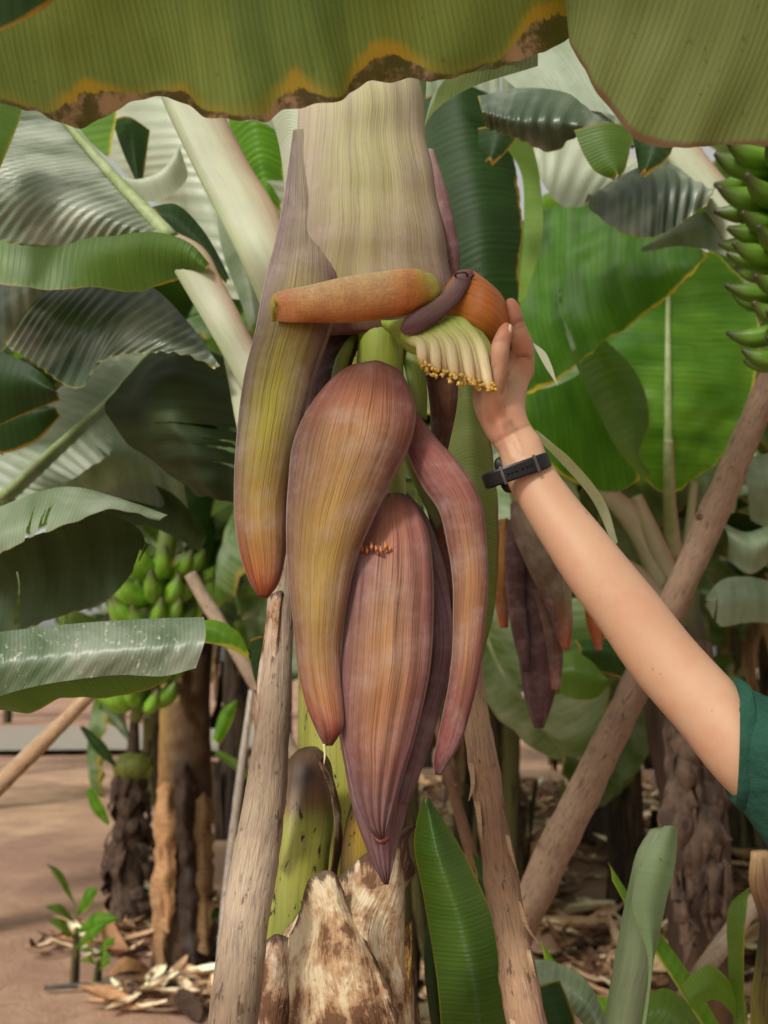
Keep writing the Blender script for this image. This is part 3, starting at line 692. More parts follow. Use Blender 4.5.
leaf('dark brownish underside hanging like a tent at the left', [
    [(-40, 560, 1.45), (20, 540, 1.42), (60, 526, 1.40), (92, 510, 1.38), (140, 530, 1.38), (146, 548, 1.4)],
    [(-20, 640, 1.5), (14, 632, 1.46), (60, 616, 1.44), (105, 602, 1.42), (128, 578, 1.41), (146, 550, 1.4)]],
    1.4, M['dark'], nu=110, pleat=.0025, pw=.045, seed=30, bulge=-.03)
leaf('scuffed leaf with white scratches lying across the left foreground', [
    [(-90, 645, 1.24), (0, 632, 1.22), (70, 624, 1.2), (140, 619, 1.19), (204, 617, 1.17)],
    [(-90, 675, 1.17), (0, 662, 1.15), (70, 652, 1.14), (140, 648, 1.13), (205, 640, 1.13)],
    [(-90, 740, 1.2), (-20, 704, 1.17), (20, 690, 1.15), (65, 681, 1.14), (120, 675, 1.14), (165, 676, 1.13), (196, 668, 1.13)]],
    1.15, M['scratch'], nu=130, nv=26, seed=31, pleat=.0006, pw=.02, skew=.5)
leaf('fresh green underside lip curling below the scuffed leaf', [
    [(-90, 700, 1.22), (0, 688, 1.19), (65, 675, 1.17), (125, 668, 1.16), (190, 660, 1.15)], [(-40, 712, 1.26), (0, 710, 1.24), (32, 713, 1.22), (62, 698, 1.2), (110, 698, 1.19), (150, 688, 1.18), (188, 664, 1.16)]],
    1.2, M['green'], nu=100, seed=32, edgew=.002)
leaf('yellow-green leaf tip bending down beside the left banana bunch', [
    [(195, 622, 1.6), (215, 620, 1.6), (238, 632, 1.6), (250, 655, 1.6)], [(200, 642, 1.6), (222, 646, 1.58), (240, 654, 1.58), (249, 660, 1.58)]], 1.6, M['vivid2'], bulge=.01, seed=33)
leaf('mid green leaf hanging beside the top of the left pole', [
    [(250, 640, 1.9), (252, 670, 1.9), (262, 700, 1.9)], [(275, 640, 1.9), (276, 670, 1.9), (270, 700, 1.9)]], 1.9, M['darkg'], bulge=.02, seed=34)
# top middle + right
leaf('dusty pale leaf rising from the flower neck under the overhead leaf', [
    [(418, 170, 1.35), (428, 120, 1.3), (462, 92, 1.27), (538, 66, 1.22)], [(430, 110, 1.25), (445, 80, 1.24), (490, 70, 1.23), (532, 58, 1.22)]], 1.25, M['grey'], bulge=.02, seed=35, edgew=.003)
leaf('smooth mid green leaf tucked between the two overhead leaves', [
    [(440, 60, 1.8), (500, 10, 1.75), (580, -40, 1.7)], [(540, 110, 1.6), (600, 112, 1.55), (660, 134, 1.5)]], 1.5, M['grey'], bulge=.03, seed=36)
leaf('dark pleated leaf arching right above the flower shoulder', [
    [(478, 96, 1.62), (520, 88, 1.6), (570, 94, 1.58), (640, 142, 1.55)], [(482, 112, 1.56), (520, 122, 1.52), (560, 122, 1.52), (636, 146, 1.52)], [(486, 128, 1.6), (520, 140, 1.56), (552, 152, 1.55), (585, 132, 1.55), (632, 149, 1.54)]],
    1.6, M['silverdark'], pleat=.003, pw=.018, nu=200, seed=37)
leaf('deep green leaf hanging straight down right of the flower shoulder', [
    [(420, 100, 1.9), (426, 180, 1.88), (440, 250, 1.86), (452, 330, 1.85)], [(496, 96, 1.9), (512, 150, 1.88), (522, 220, 1.86), (519, 270, 1.85), (521, 305, 1.85)]], 1.88, M['darkg'], nu=120, bulge=.03, pleat=.0006, pw=.014, seed=38, edgew=.004)
leaf('narrow lime green leaf strip beside the deep green leaf', [
    [(500, 140, 1.82), (520, 170, 1.82), (524, 220, 1.82), (518, 302, 1.82)], [(530, 134, 1.8), (540, 180, 1.8), (542, 240, 1.8), (524, 300, 1.8)]], 1.82, M['lime'], nu=90, seed=39)
leaf('thin dark leaf scrap hanging with a brown tip near the flower shoulder', [
    [(478, 128, 1.7), (480, 150, 1.7), (486, 163, 1.7)], [(520, 132, 1.68), (508, 150, 1.68), (492, 166, 1.68)]], 1.7, M['darkg'], seed=40, bulge=.01)
leaf('silver-white pleated leaf between the flower and the right bunch', [
    [(520, 138, 2.0), (560, 132, 2.0), (610, 150, 2.0), (660, 166, 2.0)], [(538, 176, 1.95), (562, 206, 1.93), (585, 206, 1.93), (604, 198, 1.93)]], 1.97, M['white'], pleat=.003, pw=.03, nu=180, seed=41, bulge=.02)
leaf('dark and silver ribbed leaf curving below the silver-white leaf', [
    [(584, 204, 1.92), (620, 176, 1.92), (665, 162, 1.92), (712, 196, 1.92)], [(588, 208, 1.85), (620, 232, 1.83), (650, 238, 1.83), (706, 206, 1.86)]], 1.9, M['silverdark'], pleat=.0045, pw=.026, nu=200, seed=42, bulge=.03)
leaf('short green flap with brown tip, left one below the overhead edge', [
    [(574, 130, 1.5), (584, 155, 1.5), (596, 172, 1.5), (614, 180, 1.5)], [(634, 128, 1.5), (630, 150, 1.5), (626, 168, 1.5), (618, 180, 1.5)]], 1.5, M['green'], seed=43, bulge=.012, edgew=.002)
leaf('short darker flap with brown tip, right one below the overhead edge', [
    [(632, 132, 1.52), (636, 155, 1.52), (640, 178, 1.52)], [(676, 140, 1.5), (668, 158, 1.5), (644, 178, 1.5)]], 1.5, M['darkg'], seed=44, bulge=.012, edgew=.002)
leaf('grey pointed leaf underside above the bright backlit leaf', [
    [(640, 250, 2.0), (672, 228, 1.98), (705, 212, 1.95), (735, 225, 1.93)], [(642, 252, 1.98), (680, 246, 1.95), (715, 252, 1.92), (740, 262, 1.9)]], 1.95, M['grey'], seed=45, bulge=.01)
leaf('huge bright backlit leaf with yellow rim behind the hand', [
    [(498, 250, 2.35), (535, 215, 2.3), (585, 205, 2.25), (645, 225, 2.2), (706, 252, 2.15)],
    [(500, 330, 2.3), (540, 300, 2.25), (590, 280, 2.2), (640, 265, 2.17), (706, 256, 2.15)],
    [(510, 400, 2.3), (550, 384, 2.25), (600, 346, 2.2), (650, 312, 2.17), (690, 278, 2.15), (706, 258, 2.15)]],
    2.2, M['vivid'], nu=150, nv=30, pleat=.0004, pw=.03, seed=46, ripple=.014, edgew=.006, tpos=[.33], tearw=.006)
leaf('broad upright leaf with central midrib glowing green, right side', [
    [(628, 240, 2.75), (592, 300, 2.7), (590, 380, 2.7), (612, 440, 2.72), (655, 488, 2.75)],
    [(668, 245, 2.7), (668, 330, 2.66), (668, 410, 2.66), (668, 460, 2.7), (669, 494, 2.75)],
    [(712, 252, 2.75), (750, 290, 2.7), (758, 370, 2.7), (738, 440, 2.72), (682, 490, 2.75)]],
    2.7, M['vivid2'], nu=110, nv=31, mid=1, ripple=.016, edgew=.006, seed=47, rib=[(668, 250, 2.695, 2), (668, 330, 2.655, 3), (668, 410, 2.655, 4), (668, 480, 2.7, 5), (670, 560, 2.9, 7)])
leaf('folded green leaf with yellow rim in front of the broad upright leaf', [
    [(570, 352, 2.45), (592, 400, 2.42), (618, 450, 2.4), (645, 482, 2.4)], [(606, 340, 2.4), (636, 372, 2.38), (650, 420, 2.36), (640, 455, 2.36), (655, 478, 2.38)]], 2.4, M['green'], nu=90, seed=48, bulge=.02, pleat=.001, pw=.02)
leaf('shaded green leaf below the huge backlit one, right of the wristwatch', [
    [(520, 392, 2.5), (560, 384, 2.5), (598, 362, 2.5)], [(524, 440, 2.5), (570, 480, 2.5), (615, 492, 2.5), (640, 480, 2.5)]], 2.5, M['vivid'], nu=90, seed=49, bulge=.03, pleat=.001, pw=.02)
leaf('thin whitish leaf edge curving down behind the wrist', [
    [(530, 432, 1.2), (560, 462, 1.22), (592, 500, 1.24), (614, 548, 1.26)], [(542, 436, 1.17), (570, 458, 1.2), (604, 500, 1.22), (618, 542, 1.25)]], 1.2, M['pale'], nu=60, nv=10, bulge=.008, seed=50)
leaf('small pale leaf splinter poking out behind the knuckles', [
    [(532, 342, 1.2), (545, 352, 1.2), (552, 366, 1.2)], [(536, 350, 1.2), (546, 368, 1.2), (558, 386, 1.2)]], 1.2, M['pale'], nu=30, nv=6, seed=51)
leaf('olive drying leaf strip hanging behind the right bract', [
    [(448, 380, 1.4), (444, 450, 1.38), (440, 540, 1.38), (446, 640, 1.4), (462, 700, 1.4)], [(478, 380, 1.4), (492, 450, 1.38), (499, 530, 1.38), (494, 610, 1.4), (474, 690, 1.4)]], 1.4, M['over2'], nu=90, seed=52, bulge=.03, pleat=.001, pw=.05)
leaf('bent olive leaf with bright fold beside the wrist', [
    [(455, 430, 1.55), (470, 405, 1.55), (500, 412, 1.55)], [(462, 470, 1.5), (484, 462, 1.5), (500, 450, 1.5)]], 1.5, M['grey'], nu=50, seed=53, bulge=.02)
leaf('rounded sage green leaf at the right border above the sleeve', [
    [(704, 600, 2.6), (722, 580, 2.6), (750, 577, 2.6), (800, 590, 2.6)], [(705, 606, 2.6), (722, 626, 2.58), (752, 622, 2.58), (800, 634, 2.6)]], 2.6, M['grey'], nu=80, seed=54, bulge=.02, pleat=.0006, pw=.02)
leaf('pale green leaf at the right border beside the leaning pole', [
    [(690, 470, 3.0), (720, 462, 3.0), (790, 450, 3.0)], [(692, 508, 3.0), (730, 512, 2.97), (790, 540, 3.0)]], 3.0, M['grey'], nu=80, seed=55, bulge=.04, pleat=.002, pw=.04, tears=3, tearw=.02)
leaf('small folded green leaf under the pale one at the right border', [
    [(718, 520, 2.9), (745, 532, 2.9), (770, 525, 2.9)], [(728, 560, 2.9), (750, 574, 2.88), (772, 560, 2.9)]], 2.9, M['grey'], nu=50, seed=56, bulge=.04)
leaf('round-tipped green leaf lit under the distant purple flower', [
    [(556, 660, 2.1), (572, 652, 2.1), (590, 660, 2.1), (610, 684, 2.1)], [(560, 694, 2.1), (580, 700, 2.08), (596, 698, 2.08), (608, 688, 2.1)]], 2.1, M['green'], nu=50, seed=57, bulge=.03, pleat=.001, pw=.03)
leaf('dusky leaf under the elbow behind the leaning pole', [
    [(575, 640, 2.3), (610, 640, 2.3), (650, 670, 2.3)], [(580, 668, 2.3), (615, 676, 2.3), (648, 690, 2.3)]], 2.3, M['darkg'], nu=50, seed=58, bulge=.03)

# filler leaves seen deeper in the grove (upper part), hung as real leaves of two tall neighbours
def tall(label, x, y, leaves, h=2.6, r0=.12):
    t = empty('banana_plant', (x, y, 0), label, 'banana plant')
    V, Fc, U = stem_mesh(int(x*7) % 5, 1., .11, None); V = V*np.array((r0/.11, r0/.11, h))
    mk('pseudostem', V+np.array((x, y, 0)), Fc, M['bgstem'], t, U)
    for k, (mi, rx, ry, rz, sc) in enumerate(leaves):
        o = bpy.data.objects.new('banana_leaf', LEAFM[mi]); link(o, t); o.scale = (sc, sc, sc); o.location = (0, 0, h-.1-.04*k); o.rotation_euler = (rx, ry, rz)
    return t
fan = [(i % 6, rng.uniform(-.2, .2), rng.uniform(-.35, .3), i*2.4+.4, rng.uniform(.85, 1.2)) for i in range(44)]
tall('tall banana plant whose crown fills the gap above the left leaves', -2.75, 6.4, fan[:11], 2.9)
tall('tall banana plant crowded behind the upper centre of the scene', .0, 5.0, fan[11:22], 2.6)
tall('tall banana plant behind the upper right leaves', 1.5, 3.9, fan[22:33], 2.3)
tall('tall banana plant in the second row behind the silvery pleated leaf', -1.3, 7.6, fan[33:44], 3.0)

# ================================================================== the central banana plant
cp = empty('banana_plant', tuple(G(345, 1360)*np.array((1, 1, 0))), 'nearest banana plant with peeling cream sheaths below the big hanging flower', 'banana plant')
g1, g2, br, ye, cr, dk = (128, 132, 58), (150, 150, 62), (92, 66, 48), (196, 158, 50), (206, 190, 164), (58, 44, 34)
hornobj('pseudostem', [(320, 40, 380, 40, 1.46, (120, 130, 66), g2, g1), (306, 160, 390, 160, 1.44, g1, g2, g1), (300, 250, 392, 250, 1.42, g1, g2, g1), (298, 500, 392, 500, 1.36, g1, g2, g1), (298, 700, 388, 700, 1.32, g1, g2, g1), (296, 860, 396, 860, 1.30, g1, g2, g1), (280, 1200, 410, 1200, 1.27, br, ye, br), (270, 2260, 440, 2260, 1.15, dk, br, dk)],
        M['stem'], cp, nv=110, bf=.9, bb=.9)
o = hornobj('old_leaf_stub', [(296, 752, 318, 748, 1.21, br, dk, br), (286, 764, 328, 758, 1.20, dk, br, dk), (280, 784, 333, 776, 1.19, (110, 84, 60), dk, br), (277, 800, 334, 796, 1.18, br, (104, 78, 52), br), (275, 814, 334, 808, 1.175, (140, 110, 60), (120, 100, 52), (120, 100, 60)), (274, 826, 333, 822, 1.17, g1, g2, g1), (270, 860, 330, 850, 1.16, g1, g2, g1), (262, 940, 326, 930, 1.15, g1, (112, 122, 50), g1), (255, 1060, 330, 1060, 1.14, g1, g1, g1), (250, 1800, 330, 1800, 1.06, br, g1, br)],
        M['stem'], cp, nv=120, bf=.7, bb=.7, wavy=.004)
o['label'] = 'green leaf stub with ragged brown top'
hornobj('old_leaf_stub', [(352, 800, 366, 812, 1.17, dk, br, dk), (346, 822, 370, 828, 1.16, br, ye, ye), (342, 845, 372, 845, 1.15, br, ye, g1), (340, 900, 374, 900, 1.14, br, g1, br)], M['stem'], cp, nv=40, bf=.6)
# dry peeled sheaths: thick wrinkled tongues around the stem
def husk(rails, d, c, seed, label=None, th=.004, **kw):
    V, Fc, U, E = loft(rails, d, seed=seed, **kw)
    o = mk('dry_sheath', V, Fc, M['husk2'], cp, U, {'col': np.tile(np.array(C(*c[0], GK*.95)), (len(V), 1)), 'edge': E})
    md = o.modifiers.new('thick', 'SOLIDIFY'); md.thickness = th; md.offset = 0
    if label: o['label'] = label
    return o
husk([[(286, 926, 1.13), (272, 960, 1.10), (264, 1040, 1.09), (260, 1500, 1.05)],
      [(325, 880, 1.08), (322, 950, 1.04), (322, 1040, 1.03), (322, 1500, 1.0)],
      [(352, 862, 1.06), (358, 930, 1.00), (362, 1040, 1.0), (365, 1500, .98)],
      [(384, 842, 1.06), (394, 900, 1.03), (398, 1000, 1.03), (398, 1500, 1.0)],
      [(418, 826, 1.08), (416, 880, 1.09), (410, 960, 1.09), (408, 1500, 1.05)]], 1.05, [(208, 190, 160), (158, 112, 72), dk], 61, 'cream dried sheath with brown stains', nu=170, nv=60, ripple=.016, edgew=.014)
husk([[(262, 948, 1.12), (256, 980, 1.10), (250, 1040, 1.09), (246, 1500, 1.05)],
      [(276, 934, 1.08), (272, 985, 1.06), (270, 1050, 1.05), (268, 1500, 1.02)],
      [(292, 938, 1.09), (294, 985, 1.07), (294, 1050, 1.06), (294, 1500, 1.03)]], 1.07, [(190, 178, 160), (120, 92, 72), dk], 63, nu=110, nv=30, ripple=.010, edgew=.012)
husk([[(290, 935, 1.055), (288, 965, 1.03), (290, 1010, 1.02), (290, 1100, 1.01)],
      [(312, 880, 1.035), (316, 935, 1.005), (322, 1000, .99), (326, 1100, .985)],
      [(330, 872, 1.03), (340, 925, .995), (356, 990, .98), (362, 1100, .98)],
      [(346, 890, 1.03), (364, 940, 1.0), (386, 990, .99), (392, 1100, .99)]], 1.0, [(204, 186, 154), (136, 92, 58), dk], 65, nu=110, nv=36, ripple=.012, edgew=.013)
husk([[(396, 930, 1.07), (392, 980, 1.05), (390, 1060, 1.05), (388, 1400, 1.03)], [(412, 920, 1.06), (410, 980, 1.04), (410, 1060, 1.04), (408, 1400, 1.03)]], 1.05, [(200, 160, 60), (150, 96, 36), dk], 67, nu=80, nv=16, bulge=.01, ripple=.004)
husk([[(268, 596, 1.10), (262, 640, 1.09), (258, 700, 1.08), (268, 760, 1.09)], [(282, 590, 1.09), (276, 640, 1.07), (272, 700, 1.07), (276, 765, 1.08)], [(288, 600, 1.10), (286, 640, 1.08), (290, 700, 1.08), (280, 768, 1.09)]], 1.08, [(186, 172, 158), (140, 112, 92), (92, 72, 58)], 69, 'thin papery sheath strip beside the pole', nu=70, nv=14, ripple=.008, edgew=.006, th=.0015)
husk([[(252, 690, 1.12), (254, 740, 1.11), (262, 800, 1.11), (262, 850, 1.12)], [(268, 700, 1.10), (272, 745, 1.09), (272, 800, 1.09), (268, 852, 1.11)]], 1.1, [(176, 158, 142), (128, 96, 76), (80, 60, 48)], 71, nu=60, nv=10, ripple=.01, edgew=.005, th=.0015, bulge=.01)
husk([[(318, 760, 1.16), (330, 790, 1.155), (334, 830, 1.15), (330, 880, 1.15)], [(324, 756, 1.17), (337, 790, 1.165), (341, 835, 1.16), (337, 890, 1.16)]], 1.16, [(196, 184, 150), (150, 120, 80), dk], 74, nu=60, nv=8, ripple=.003, edgew=.002, th=.001)
# stalks that join the stem behind the flower
def stalk(pts, label=None, margin=None, parent=None):
    pl, pm = (150, 158, 136), (164, 170, 150); mg = (150, 118, 96)
    rows = [(a, b, c, d_, e, (138, 150, 116), pm, mg) for a, b, c, d_, e in pts]
    o = hornobj('leaf_stalk', rows, M['stalk'], parent or cp, bf=.32, bb=.6, nv=50)
    if label: o['label'] = label
    return o
M['stalk'] = vcol_mat('stalk_mat', across=60, along=4, contrast=.12, rough=.5, bumpk=.12, bloom=.3, spots=.0)
stalk([(140, 40, 205, 60, 1.50), (163, 102, 226, 118, 1.46), (190, 160, 250, 165, 1.43), (216, 212, 276, 208, 1.40), (244, 268, 292, 250, 1.38), (266, 320, 320, 290, 1.40), (296, 400, 336, 370, 1.40), (310, 470, 340, 450, 1.38)], 'thick whitish leaf stalk with pinkish margin')
stalk([(150, 236, 176, 232, 1.46), (168, 262, 204, 248, 1.44), (192, 302, 224, 284, 1.43), (212, 336, 240, 314, 1.42), (234, 376, 256, 346, 1.42), (262, 430, 290, 400, 1.41), (296, 490, 326, 465, 1.38), (308, 550, 332, 540, 1.36)], 'pale mottled leaf stalk carrying the silvery leaf')
stalk([(218, 330, 232, 336, 1.6), (228, 380, 250, 380, 1.55), (240, 440, 262, 430, 1.5), (262, 500, 300, 480, 1.48)])
stalk([(640, 110, 676, 110, 2.0), (668, 160, 704, 152, 1.96), (706, 210, 738, 196, 1.93), (735, 262, 764, 240, 1.9), (762, 330, 800, 310, 1.9)], parent=empty('leaf_stalk_group', (0, 0, 0)) if False else None, label='pale stalk slanting at the upper right')
# ================================================================== the hanging flower
pur, gry, olv, yel, ora, red, dpu = (120, 86, 90), (144, 128, 124), (158, 152, 108), (176, 158, 70), (186, 122, 78), (160, 78, 56), (104, 66, 72)
fl = empty('banana_flower', tuple(P(395, 300, 1.02)), 'giant purple and orange banana flower with peeled bracts hanging in the centre', 'banana flower')
o = hornobj('bract', [(312, 40, 404, 40, 1.08, olv, olv, olv), (300, 90, 420, 90, 1.07, (176, 168, 150), (172, 168, 132), (160, 150, 126)), (296, 150, 428, 150, 1.06, (160, 146, 136), (162, 160, 118), (158, 144, 122)),
    (288, 210, 438, 210, 1.05, (144, 128, 124), (158, 154, 112), (146, 128, 112)), (280, 260, 448, 262, 1.04, (134, 114, 114), (150, 140, 106), (130, 110, 102)), (276, 300, 454, 300, 1.04, gry, (150, 138, 98), pur), (296, 336, 446, 336, 1.05, pur, dpu, pur)],
    M['sheath'], fl, bf=.5, bb=.3, nv=90, nu=80, wavy=.009, pleat=.001)
o['label'] = 'pale olive upper bract wrapping the flower neck'
o = hornobj('bract', [(293, 130, 306, 130, 1.05, gry, (150, 140, 122), (160, 156, 122), .3), (288, 170, 316, 172, 1.04, gry, (144, 132, 118), (160, 154, 120), .3), (281, 210, 326, 214, 1.028, gry, (140, 126, 112), (156, 148, 114), .32), (274, 245, 334, 252, 1.015, gry, (140, 126, 108), (146, 130, 106), .38), (267, 272, 338, 284, 1.003, gry, (142, 128, 98), pur, .45), (261, 300, 336, 310, .99, gry, (150, 136, 90), pur, .55), (254, 335, 328, 340, .98, (122, 106, 100), (154, 140, 66), pur),
    (246, 370, 315, 376, .97, (124, 106, 102), (166, 154, 62), (126, 92, 84)), (240, 405, 305, 410, .965, (126, 108, 104), (172, 162, 62), (130, 100, 80)), (235, 450, 296, 452, .96, (128, 108, 104), (172, 156, 66), (134, 104, 80)), (234, 490, 290, 490, .96, (132, 102, 92), (170, 142, 68), (140, 104, 72)),
    (236, 530, 287, 530, .96, (140, 92, 70), (172, 132, 72), (150, 104, 68)), (242, 562, 284, 562, .965, (156, 84, 54), (182, 124, 70), (164, 104, 64)), (250, 584, 277, 586, .967, (146, 66, 46), (176, 92, 52), (158, 84, 54)), (258, 597, 268, 598, .968, (130, 60, 44), (140, 64, 44), (130, 60, 44))],
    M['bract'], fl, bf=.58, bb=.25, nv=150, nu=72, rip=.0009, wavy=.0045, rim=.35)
o['label'] = 'long left bract, grey-purple with yellow stripe and orange tip'
o = hornobj('bract', [(424, 150, 434, 150, 1.06, pur, gry, pur), (430, 190, 446, 188, 1.05, gry, pur, pur), (436, 230, 455, 225, 1.05, gry, pur, dpu), (440, 265, 460, 255, 1.05, pur, dpu, dpu), (446, 300, 458, 290, 1.05, dpu, dpu, dpu)], M['sheath'], fl, bf=.6, nv=40)
o['label'] = 'thin purple bract edge at the right shoulder'
# stalk of the flower
gs = (118, 140, 48)
part('flower_stalk', ptube([(392, -40, 1.09, 40), (390, 60, 1.09, 40), (385, 200, 1.07, 34), (382, 300, 1.04, 25), (381, 345, 1.03, 24), (380, 385, 1.03, 24), (388, 440, 1.04, 20), (393, 480, 1.03, 13), (396, 520, 1.02, 12)],
     col=[C(*c, GK) for c in ((120, 130, 60),)*3+((104, 130, 44), (112, 140, 50), (122, 146, 52), (140, 160, 60), (162, 176, 84), (150, 160, 80))], sides=24), M['floret'], fl)
# dark inner bracts
o = hornobj('inner_bract', [(338, 318, 362, 312, 1.06, dpu, (60, 40, 40), dpu), (322, 350, 362, 336, 1.05, dpu, (56, 44, 38), (60, 60, 36)), (310, 385, 352, 365, 1.04, dpu, (64, 48, 42), (70, 66, 40)), (304, 420, 346, 405, 1.04, dpu, (60, 44, 40), dpu)], M['bract'], fl, nv=40, bf=.4)
hornobj('inner_bract', [(346, 342, 358, 336, 1.03, (90, 104, 44), (120, 134, 56), (90, 104, 44)), (334, 364, 352, 352, 1.02, (90, 104, 44), (120, 134, 56), (90, 104, 44)), (330, 384, 346, 372, 1.02, (90, 104, 44), (110, 124, 56), (90, 104, 44))], M['floret'], fl, nv=20)
hornobj('inner_bract', [(410, 325, 452, 322, 1.07, dpu, (92, 56, 38), dpu), (424, 370, 458, 360, 1.06, dpu, (110, 66, 40), (84, 52, 42)), (430, 410, 457, 405, 1.06, dpu, (104, 64, 42), (84, 52, 42)), (430, 450, 448, 450, 1.06, dpu, (84, 54, 42), (74, 46, 42))], M['bract'], fl, nv=40, bf=.5)
hornobj('inner_bract', [(400, 330, 410, 326, 1.04, (96, 120, 44), (130, 150, 60), (96, 120, 44)), (402, 355, 420, 352, 1.03, (96, 120, 44), (130, 150, 60), (96, 120, 44)), (408, 385, 427, 388, 1.02, (96, 120, 44), (130, 150, 60), (96, 120, 44)), (412, 410, 427, 420, 1.02, (96, 120, 44), (110, 130, 60), (96, 120, 44))], M['floret'], fl, nv=30, bf=.5)
# peduncle-side green hollow between centre and right bract
hornobj('inner_bract', [(402, 458, 412, 452, 1.0, (150, 170, 80), (170, 186, 90), (140, 160, 70)), (412, 480, 426, 470, .99, (120, 150, 60), (120, 140, 52), (80, 84, 40)), (424, 505, 440, 490, .99, (90, 110, 44), (96, 110, 46), (70, 64, 36)), (436, 530, 446, 520, .99, (84, 70, 44), (84, 70, 44), (70, 54, 40))], M['floret'], fl, nv=36, bf=.4)
hornobj('inner_bract', [(424, 500, 436, 500, 1.02, dpu, (110, 58, 40), dpu), (434, 540, 448, 540, 1.02, dpu, (120, 62, 42), dpu), (442, 590, 456, 590, 1.02, dpu, dpu, dpu), (446, 640, 456, 640, 1.02, dpu, dpu, dpu)], M['bract'], fl, nv=36)
# central bract
cb = [(357, 366, 386, 366, .985, (150, 96, 82), (152, 98, 84), (146, 92, 80)), (335, 377, 402, 377, .965, (146, 90, 78), (158, 102, 86), (142, 86, 76)), (318, 395, 411, 394, .955, (140, 84, 72), (162, 100, 80), (138, 82, 76)),
    (302, 420, 415, 414, .95, (132, 84, 72), (166, 112, 76), (138, 80, 76)), (292, 446, 410, 444, .945, (118, 84, 78), (166, 122, 76), (132, 78, 74)), (288, 480, 393, 480, .94, (122, 90, 84), (168, 128, 78), (124, 78, 72)),
    (286, 520, 374, 518, .94, (122, 90, 82), (172, 136, 72), (126, 82, 76)), (287, 560, 358, 556, .94, (124, 88, 76), (174, 142, 72), (130, 86, 74)), (290, 600, 348, 598, .94, (132, 92, 76), (174, 142, 74), (136, 92, 76)),
    (295, 640, 342, 640, .94, (138, 94, 76), (176, 138, 80), (148, 100, 76)), (300, 678, 341, 678, .94, (146, 92, 72), (178, 128, 84), (158, 104, 80)), (308, 712, 343, 710, .942, (146, 82, 64), (174, 112, 76), (158, 96, 72)), (316, 732, 342, 728, .943, (124, 58, 48), (146, 72, 56), (134, 66, 54)), (323, 745, 332, 745, .945, (96, 50, 42), (104, 54, 44), (96, 50, 42))]
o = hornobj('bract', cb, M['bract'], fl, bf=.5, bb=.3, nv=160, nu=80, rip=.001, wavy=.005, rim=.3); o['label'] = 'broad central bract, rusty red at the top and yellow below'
tip = fl
part('sap_drop', ptube([(324, 744, .94, 1.4), (325, 754, .94, 1.2), (324, 764, .94, .4)], col=[C(200, 200, 150)]*3, sides=8), M['floret'], fl)
# right bract
rd = (140, 84, 80)
rb = [(402, 416, 414, 408, .985, rd, rd, rd), (404, 440, 436, 438, .975, (128, 70, 70), (146, 86, 82), (150, 96, 90)), (410, 462, 456, 460, .965, (120, 66, 66), (148, 86, 80), (152, 100, 94)), (422, 488, 472, 484, .96, (122, 70, 66), (144, 86, 78), (146, 94, 88)),
    (438, 512, 482, 508, .955, (122, 74, 68), (146, 92, 78), (140, 90, 86)), (447, 545, 487, 540, .953, (122, 78, 68), (158, 108, 80), (138, 88, 82)), (452, 580, 488, 580, .953, (126, 84, 68), (166, 118, 82), (140, 88, 80)), (453, 620, 486, 620, .953, (130, 86, 68), (166, 118, 86), (136, 84, 80)),
    (451, 660, 481, 664, .953, (132, 84, 70), (160, 110, 86), (132, 80, 80)), (446, 700, 473, 706, .955, (128, 74, 70), (150, 94, 82), (126, 74, 78)), (438, 738, 461, 742, .957, (124, 64, 66), (142, 80, 78), (124, 66, 72)), (433, 762, 447, 765, .958, (100, 46, 50), (112, 52, 54), (104, 50, 54)), (434, 774, 440, 775, .958, (84, 38, 40), (90, 40, 42), (84, 38, 40))]
o = hornobj('bract', rb, M['bract'], fl, bf=.58, bb=.3, nv=150, nu=64, rip=.0009, wavy=.0035, rim=.35); o['label'] = 'slim right bract, dusky pink, curved inward at the tip'
# lower bud
bd = empty('bud', (0, 0, 0)); bd.parent = fl; bd.location = (0, 0, 0); WL[bd] = WL[fl]
bu1, bu2, bu3 = (126, 88, 86), (146, 100, 86), (112, 84, 90)
hornobj('outer_bract', [(378, 497, 410, 496, 1.03, bu1, bu2, bu1), (362, 516, 426, 516, 1.02, bu3, bu2, bu3), (352, 556, 440, 552, 1.01, bu3, bu2, bu3), (345, 600, 450, 598, 1.0, bu3, bu1, (126, 92, 100)), (341, 645, 450, 640, .995, bu3, bu1, (124, 92, 100)), (338, 690, 441, 690, .995, bu3, bu1, (122, 90, 98)),
    (339, 735, 427, 740, .995, bu3, bu1, (122, 90, 98)), (346, 775, 415, 780, .995, bu3, bu1, (118, 86, 94)), (355, 815, 405, 820, .995, (112, 78, 84), (124, 88, 94), (116, 84, 92)), (366, 848, 396, 850, .995, (112, 78, 84), (124, 88, 94), (116, 84, 92)), (376, 872, 391, 872, .995, (110, 76, 80), (120, 84, 88), (110, 76, 80)), (383, 884, 388, 884, .995, (96, 60, 60), (100, 64, 60), (96, 60, 60))],
    M['bud'], bd, bf=.6, bb=.75, nv=140, nu=72, rip=.0008, pleat=.0009, wavy=.003)
